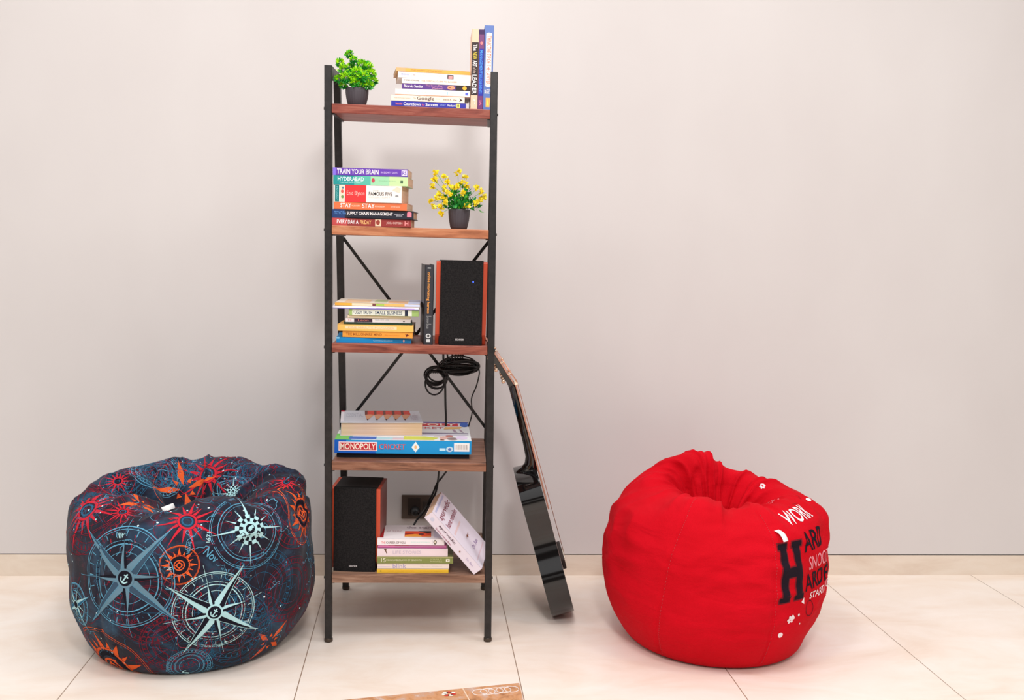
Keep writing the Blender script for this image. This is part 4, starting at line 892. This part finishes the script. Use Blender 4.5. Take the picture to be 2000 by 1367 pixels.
F12 = lambda v: [v]*12
def H(*a): return list(a)
# ---- printed bag. angles: 0 = right, 90 = towards the wall, 180 = left, 270 = towards the camera
rimA = [.485, .49, .485, .485, .485, .46, .44, .445, .46, .445, .455, .47]
def mulA(f, off=0): return [v*f+off for v in rimA]
ringsA = [(0, 0, F12(.0), F12(.001)), (0, 0, F12(.16), F12(.001)), (0, 0, F12(.255), F12(.003)),
          (0, 0, [.315, .32, .32, .32, .32, .315, .305, .30, .295, .295, .30, .31], F12(.065)),
          (0, 0, [.345, .34, .34, .34, .34, .34, .338, .33, .325, .325, .33, .34], F12(.15)),
          (0, 0, [.345, .34, .34, .34, .345, .345, .345, .335, .33, .33, .335, .345], mulA(.6)),
          (0, 0, [.340, .335, .33, .33, .335, .345, .345, .33, .318, .32, .33, .345], mulA(.84)),
          (0, 0, [.315, .30, .285, .28, .29, .31, .325, .295, .27, .27, .285, .315], mulA(.985)),
          (-.0, .01, [.24, .23, .225, .22, .225, .235, .245, .215, .19, .19, .205, .24], mulA(1.0, -.008)),
          (.0, .03, [.165, .155, .15, .15, .15, .155, .165, .14, .12, .12, .13, .16], mulA(.9, -.01)),
          (.0, .04, [.10]*12, mulA(.62, .05)), (.0, .04, F12(.045), mulA(.2, .18)), (0, .04, F12(.0), F12(.25))]
def dispA(a, t, p, n):
    d = 0
    if t > 2.2:
        k = min(1, (t-2.2)); d += k*(.010*nz(math.cos(a)*2.2, math.sin(a)*2.2, p.z*3)+.005*nz(math.cos(a)*6, math.sin(a)*6, p.z*10))
    if 6 < t < 11.5:
        q = 1-abs(nz(math.cos(a)*2.8+4, math.sin(a)*2.8, t*.25))*2.2; d += min(1, (t-6)/1.5)*.018*max(0, q)**3
        d += .015*nz(p.x*9, p.y*9, 3.3)+.012*math.sin(5*a+1.0)*math.sin(PI*(t-6)/5.5)
    if t > 3: d += .004*(1-abs(nz(math.cos(a)*2.5+math.sin(a)*3, p.z*12, 8.4))*3)*min(1, t-3)
    for s in (-2.15, -.9, .9, 2.4): # seams
        da = (a-s+PI) % (2*PI)-PI; d -= .004*math.exp(-(da/.02)**2)*(1 if 2.5 < t < 8 else 0)
    return d
A_ = Bag(-.415, -.585, ringsA, dispA)
m = MB(); m.add(A_.verts, A_.faces, NAVY, True)
def at_px(bag, x, y):
    c, n = bag.pick(x, y); return c, n
def smooth_n(bag, c, n, r=.05):
    acc = Vector(n); u = n.orthogonal().normalized(); v = n.cross(u)
    for k in range(8):
        q = c+u*r*math.cos(k*PI/4)+v*r*math.sin(k*PI/4); h = bag.bvh.find_nearest(q); acc += h[1]
    return acc.normalized()
specs = [(245, 1129, .165, .88, HT, HT2, LB, 0), (419, 1196, .135, 1.0, AQ, NV, AQ, 0), (488, 1033, .100, 0, AQ, NV, LB, 2), (588, 1003, .088, .2, OR, NV, OR, 1), (226, 1300, .125, .1, OR, NV, OR, 1),
         (170, 996, .105, .2, RD, DBL, DR, 3), (366, 1018, .085, .5, RD, DBL, DR, 3), (404, 925, .10, .3, RD, DBL, DR, 3), (360, 955, .10, .2, OR, NV, OR, 4), (275, 985, .07, .9, OR, NV, DR, 4),
         (526, 1252, .075, .9, OR, NV, DR, 4), (566, 1150, .095, 0, DR, NV, DR, 5), (350, 1104, .052, 0, OR, NV, OR, 1), (293, 1190, .10, 0, DR, NV, DR, 5), (455, 962, .055, .4, AQ, NV, LB, 2), (305, 928, .08, 0, LB, NV, LB, 5), (585, 1200, .06, 0, DR, NV, DR, 5), (560, 940, .045, .3, RD, DBL, DR, 3), (240, 1000, .05, .3, RD, DBL, DR, 3), (150, 1180, .075, .5, AQ, DBL, LB, 0), (370, 1300, .06, 0, DR, NV, LB, 5), (230, 940, .05, 0, RD, NV, RD, 3)]
rr = random.Random(5)
for k in range(26):                   # faint overlapping dials under the main artwork
    th, t = rr.uniform(0, 2*PI), rr.uniform(3.2, 8.2); c = A_.pt(th, t); n = smooth_n(A_, c, A_.nrm(th, t)); rose(m, A_, c, n, rr.uniform(.05, .12), 0, DR, NV, rr.choice([DR, DBL, DBL, DR]), 5)
    decal(m, A_, c, n, [p for j in range(10) for p in dline([(.01*math.cos(j*PI/5), .01*math.sin(j*PI/5)), (.11*math.cos(j*PI/5), .11*math.sin(j*PI/5))], .0009)], rr.choice([DBL, DR]))
order = [11, 13, 16, 20, 15, 12, 5, 6, 7, 17, 18, 21, 9, 8, 10, 14, 19, 3, 4, 2, 0, 1]
for k in order:
    x, y, R, rot, c1, c2, cl, kd = specs[k]; c, n = at_px(A_, x, y)
    if c is None: continue
    rose(m, A_, c, smooth_n(A_, c, n), R, rot, c1, c2, cl, kd)
for k, (th, t, R, c1, c2, cl, kd) in enumerate([(.3, 4.6, .12, AQ, DBL, LB, 0), (.95, 4.4, .10, OR, NV, OR, 1), (1.55, 4.9, .13, AQ, NV, AQ, 2), (2.2, 4.5, .11, RD, NV, DR, 3), (2.75, 4.9, .12, AQ, DBL, LB, 0), (.6, 6.4, .06, RD, NV, DR, 5), (1.9, 6.3, .06, OR, NV, OR, 4), (3.3, 5.6, .05, OR, NV, OR, 4)]):
    c = A_.pt(th, t); n = smooth_n(A_, c, A_.nrm(th, t)); rose(m, A_, c, n, R, .3*k, c1, c2, cl, kd)
def squiggle(th, t, ln, mt, w_=.0011):
    c = A_.pt(th, t); n = A_.nrm(th, t); x = y = 0; a = rr.uniform(0, 6.28); P = [(0, 0)]
    for k in range(int(ln/.006)):
        a += rr.gauss(0, .75); x += .006*math.cos(a); y += .006*math.sin(a); P.append((x, y))
    decal(m, A_, c, n, dline(P, w_), mt, maxlen=.02, e=.0005)
for k in range(430): squiggle(rr.uniform(0, 2*PI), rr.uniform(2.6, 9.3), rr.uniform(.05, .2), rr.choice([LB, LB, DBL, DBL, DR, DR, RD]), rr.choice([.0008, .0011, .0014]))
for k in range(320):                  # dots
    th, t = rr.uniform(0, 2*PI), rr.uniform(2.6, 9); c = A_.pt(th, t); r = rr.uniform(.0015, .0032)
    decal(m, A_, c, A_.nrm(th, t), [[(r*math.cos(q*PI/4), r*math.sin(q*PI/4)) for q in range(8)]], rr.choice([WT, LB, AQ, DR]), e=.0007)
def words(lst):
    for (x, y, s, h, mt, ang) in lst:
        c, n = at_px(A_, x, y)
        if c: decal(m, A_, c, smooth_n(A_, c, n, .02), word(s, 0, 0, h, .01, ang), mt, e=.0022, maxlen=.02)
words([(237, 1046, 'NW', .014, AQ, .05), (454, 966, 'NW', .014, AQ, .0), (262, 1213, 'SE', .011, DR, .0), (363, 1312, 'S', .022, AQ, .6), (369, 1070, 'NOVAG', .010, LB, 1.4), (413, 1084, 'Nov', .022, LB, -.8), (407, 1050, '1671', .011, AQ, 1.4), (421, 1315, 'Tortuga', .012, LB, 1.45), (226, 1260, 'SW', .012, NV, .2), (328, 1302, 'Tortug', .010, LB, 1.5), (331, 1110, 'N', .012, AQ, 1.5), (427, 1260, 'NE', .008, AQ, 0), (195, 1262, 'S', .011, NV, .5), (440, 1112, 'N N E', .007, LB, -.3)])
bagA = m.build('bean_bag'); tag(bagA, 'dark navy bean bag printed with compass roses in aqua, orange and red', 'bean bag')
c, n = at_px(A_, 332, 999)
def care_tag(parent, bag, px_, py_, w_, h_, up, name='care_tag', lab='small white care label'):
    c, n = at_px(bag, px_, py_); n = smooth_n(bag, c, n, .015); u = (up-n*up.dot(n)).normalized(); r = u.cross(n); mb = MB(); vs = []
    for k in range(7):
        t = k/6; off = n*(.002+.012*math.sin(t*2.6)); vs += [c+u*(-h_*t)-r*w_/2+off, c+u*(-h_*t)+r*w_/2+off]
    nn = len(vs); vs2 = [v-n*.0008 for v in vs]
    fs = [(2*k, 2*k+1, 2*k+3, 2*k+2) for k in range(6)]+[(nn+2*k+2, nn+2*k+3, nn+2*k+1, nn+2*k) for k in range(6)]+[(2*k+1, nn+2*k+1, nn+2*k+3, 2*k+3) for k in range(6)]+[(2*k, 2*k+2, nn+2*k+2, nn+2*k) for k in range(6)]
    mb.add(vs+vs2, fs, mat((240, 238, 236), .8), True); o = mb.build(name, parent); o['label'] = lab; return o
care_tag(bagA, A_, 331, 997, .035, .012, Vector((.2, -.5, .8)))
# ---- red bag
rimB = [.45, .462, .490, .53, .54, .505, .465, .465, .475, .435, .445, .455]
def mulB(f, off=0): return [v*f+off for v in rimB]
ringsB = [(0, 0, F12(.0), F12(.001)), (0, 0, F12(.16), F12(.001)), (0, 0, F12(.25), F12(.003)),
          (0, 0, [.29, .30, .31, .315, .31, .305, .30, .30, .30, .30, .295, .285], F12(.06)),
          (0, 0, [.325, .33, .335, .34, .335, .335, .335, .335, .33, .325, .325, .322], F12(.14)),
          (0, 0, [.328, .33, .33, .335, .335, .34, .345, .34, .335, .332, .330, .330], mulB(.54)),
          (0, 0, [.325, .32, .31, .30, .305, .318, .330, .325, .315, .315, .320, .327], mulB(.76)),
          (0, 0, [.322, .308, .27, .235, .245, .265, .285, .285, .275, .28, .295, .308], mulB(.91)),
          (.0, .01, [.25, .225, .19, .17, .18, .19, .205, .215, .22, .23, .245, .255], mulB(.995)),
          (.01, .03, [.17, .145, .12, .11, .12, .135, .15, .155, .155, .16, .17, .175], mulB(.975)),
          (.01, .04, [.105, .09, .08, .07, .08, .09, .10, .10, .10, .105, .105, .11], mulB(.80)),
          (.01, .04, F12(.05), mulB(.4, .12)), (.01, .04, F12(.0), F12(.27))]
SEAMB = (3.98, 4.93, .1, 1.6, 2.8)
def dispB(a, t, p, n):
    d = 0
    if t > 2.2:
        k = min(1, (t-2.2)); d += k*.009*nz(math.cos(a)*2, math.sin(a)*2, p.z*3+5)
        w_ = math.exp(-((a-4.9)/.9)**2); d += w_*.0036*math.sin(p.z*130+3*nz(a*3, p.z*14, 2)*2)*(1 if 3.5 < t < 7.5 else 0)*(.5+.5*nz(a*2.5, p.z*9, 7))
    if t > 6.5:
        g = math.sin(min(1, (t-6.5)/5.5)*PI)
        d += g*(min(1, max(0, t-8))*.012*math.sin(4*a+.4+1.2*nz(math.cos(a), math.sin(a), t*.4))+min(1, max(0, t-7.5))*.0035*math.sin(9*a+t*.8)+.012*nz(p.x*8, p.y*8, 1.7))
        q = 1-abs(nz(math.cos(a)*3.1, math.sin(a)*3.1, t*.22+3))*2.2; d += min(1, (t-6.5)/2)*.015*max(0, q)**2.2*(1 if t < 11 else 0)
    if t > 3.5: d += .009*(1-abs(nz(math.cos(a)*2.2+math.sin(a)*3, p.z*16, 4.4))*3)*min(1, t-3.5)*(.4+.6*abs(nz(a*1.3, p.z*3, 9)))
    for s in SEAMB:
        s = s+.045*(t-5) if s == 3.98 else s; da = (a-s+PI) % (2*PI)-PI; d -= .0035*math.exp(-(da/.016)**2)*(1 if 2.4 < t < 8.2 else 0)
    return d
B_ = Bag(1.165, -.585, ringsB, dispB)
m = MB(); m.add(B_.verts, B_.faces, RED, True)
ST_ = mat((196, 60, 66), .8); BK = mat((34, 24, 34), .8, .1); WTb = mat((244, 226, 228), .8, .1); PK = mat((236, 150, 160), .8, .1)
def chart(polys, th0, t0, mt, e=.0014, maxlen=.006, shear=0, bag=None):
    """artwork wrapped round the bag: x = metres along the girth, y = metres up the side"""
    bag = bag or B_; vs, fs = fine(polys, maxlen); out = []
    tt = [2+.05*k for k in range(160)]; pp = [bag.pt(th0, t) for t in tt]; al = [0]
    for k in range(1, 160): al.append(al[-1]+(pp[k]-pp[k-1]).length)
    s0 = float(np.interp(t0, tt, al))
    dr = 1.0/max(1e-3, (bag.pt(th0+.05, t0)-bag.pt(th0-.05, t0)).length)*.1
    for x, y in vs:
        a = th0+x*dr; t = float(np.interp(s0+y+shear*x, al, tt)); out.append(bag.pt(a, t)+bag.nrm(a, t)*e)
    m.add(out, fs, mt)
def wbox(s, x0, x1, y0, y1, bold=0):
    vs, fs = text2d(s, bold); P = [(x0+(x1-x0)*a, y0+(y1-y0)*b) for a, b in vs]; return [[P[i] for i in f] for f in fs]
# angle grows anticlockwise seen from above: from the camera side (4.71) rightwards to the right side (6.28)
TH = 5.13; TT = 5.62
slab = lambda x0, x1, y0, y1: [[(x0, y0), (x1, y0), (x1, y1), (x0, y1)]]
def slabH(x0, x1, y0, y1, g=0):
    w_ = (x1-x0); s = w_*.33; f_ = .012
    return (slab(x0+f_*.3-g, x0+s+g, y0-g, y1+g)+slab(x1-s-g, x1-f_*.3+g, y0-g, y1+g)+slab(x0+s*.8, x1-s*.8, (y0+y1)/2-.014-g, (y0+y1)/2+.014+g)
            +slab(x0-.004-g, x0+s+.004+g, y0-g, y0+.016+g)+slab(x1-s-.004-g, x1+.004+g, y0-g, y0+.016+g)+slab(x0-.004-g, x0+s+.004+g, y1-.016-g, y1+g)+slab(x1-s-.004-g, x1+.004+g, y1-.016-g, y1+g))
chart(slabH(-.043, .040, -.085, .085, .004), TH, TT, mat((120, 16, 30), .8), .0005)
chart(slabH(-.043, .040, -.085, .085), TH, TT, BK, .0014)
chart(wbox('ARD', .055, .17, .045, .105, .03), TH, TT, BK)
chart(wbox('SNOOZE', .075, .21, -.012, .028, .0), TH, TT, PK)
chart(wbox('ARDER', .055, .24, -.070, -.022, .03), TH, TT, BK)
chart(wbox('WORK', .028, .165, .135, .195, .03), TH, TT, WTb)
chart(wbox('START IT UP', .085, .25, -.100, -.080, .02), TH, TT, WTb)
def gear(x, y, r): return [[(x+r*(1 if k % 4 < 2 else .72)*math.cos(k*PI/12), y+r*(1 if k % 4 < 2 else .72)*math.sin(k*PI/12)) for k in range(24)]]
dot = lambda x, y, r: [[(x+r*math.cos(k*PI/8), y+r*math.sin(k*PI/8)) for k in range(16)]]
chart(gear(0, -.140, .014), TH, TT, WTb); chart(dot(0, -.140, .005), TH, TT, mat((206, 14, 32), .8), .0014)
chart(dot(-.030, -.185, .008), TH, TT, WTb); chart([[(.035, -.095), (.050, -.085), (.050, -.104)]], TH, TT, WTb); chart(dot(.030, -.132, .004), TH, TT, WTb); chart([[(q[0]+.085, q[1]-.125) for q in pp] for pp in ringp(.022, .0018, 28)], TH, TT, BK); chart(dot(.042, -.162, .003), TH, TT, WTb)
for (x, y, ps, mt) in [(1489, 950, gear(0, 0, .010), WTb), (1579, 976, dot(0, 0, .008), WTb)]:
    c, n = at_px(B_, x, y)
    if c: decal(m, B_, c, n, ps, mt, e=.0012); 
c, n = at_px(B_, 1489, 950)
if c: decal(m, B_, c, n, dot(0, 0, .004), mat((206, 14, 32), .8), e=.0018)
c, n = at_px(B_, 1503, 983)
if c:
    n = smooth_n(B_, c, n, .02)
    for (dx, dy) in ((-.006, .004), (.008, -.004)):
        for q in (1.0, .62): decal(m, B_, c, n, [[(p[0]*q*1.35*.9+dx-(p[1]*.3), p[1]*q*.75+dy-p[0]*.35) for p in pp] for pp in ringp(.022, .0018, 28)], PK, e=.0012)
for (x0, y0, x1, y1) in ((1560, 960, 1560, 980), (1560, 982, 1544, 986), (1543, 988, 1545, 1000)):
    c, n = at_px(B_, (x0+x1)/2, (y0+y1)/2)
    if c:
        k = 1/640; d = ((x1-x0)*k, -(y1-y0)*k*1.4); n = smooth_n(B_, c, n, .02)
        decal(m, B_, c, n, [p for q in range(4) for p in dline([(d[0]*(q/4-.5), d[1]*(q/4-.5)), (d[0]*(q/4-.38), d[1]*(q/4-.38))], .0018)], mat((96, 8, 20), .8), e=.0010)
for s in SEAMB:  # seam stitching beside each panel seam
    for off in (.022,):
        sl = lambda t: s+off+(.045*(t-5) if s == 3.98 else 0)
        P = [B_.pt(sl(2.4+.045*q), 2.4+.045*q)+B_.nrm(sl(2.4+.045*q), 2.4+.045*q)*.0004 for q in range(128)]
        for q in range(0, 126, 2): m.tube([P[q], P[q+1]], .0007, ST_, 4)
bagB = m.build('bean_bag'); tag(bagB, 'bright red bean bag with black and white slogan lettering on its right side', 'bean bag')
care_tag(bagB, B_, 1516, 1036, .016, .045, Vector((-.15, 0, 1)))
# ------------------------------------------------------------------ inlay at the bottom edge of the frame
q = [onz(660, 1370.3, 0), onz(1012.5, 1336, 0)]
dirv = (q[1]-q[0]).normalized(); 
MT = mat((190, 140, 104), .6, .3, name='patterned_inlay'); t = NT(MT)
f = t.noise(t.coord(), 22, 6, .6, 1.0); t.col(t.ramp(f, [(.3, (150, 98, 66)), (.5, (206, 150, 106)), (.62, (196, 158, 136)), (.8, (232, 216, 206))]))
m = MB(); p1 = q[1]; p0 = p1-dirv*.62; gx = TX0+.6
lo = [Vector((p0.x, p0.y-.6, .0)), Vector((gx-.004, p1.y-.6, .0)), Vector((gx-.004, p1.y, .0)), Vector((p0.x, p0.y, .0))]
m.hexa([Vector((v.x, v.y, .0005)) for v in lo]+[Vector((v.x, v.y, .0035)) for v in lo], MT)
fm = lambda x, y: p1+dirv*(-x)+Vector((dirv.y, -dirv.x, 0))*y+Vector((0, 0, .0039))
m.poly([fm(.155, 0), fm(.158, 0), fm(.158, .5), fm(.155, .5)], mat((232, 206, 180), .6))
for k in range(7):
    a = 2*PI*k/7; m.poly([fm(.20+.012*math.cos(a)+.008*math.cos(b), .025+.010*math.sin(a)+.006*math.sin(b)) for b in [j*PI/4 for j in range(8)]], mat((206, 60, 50) if k % 2 else (240, 232, 220), .6))
for k in range(5):
    pts = [fm(.03+.022*k+.02*math.cos(b), .035+.018*math.sin(b)) for b in [j*PI/8 for j in range(17)]]
    m.tube(pts, .0012, mat((236, 228, 224), .6), 5)
tag(m.build('trim_1'), 'brown patterned floor inlay at the bottom edge, right of the shelf foot', kind='structure')
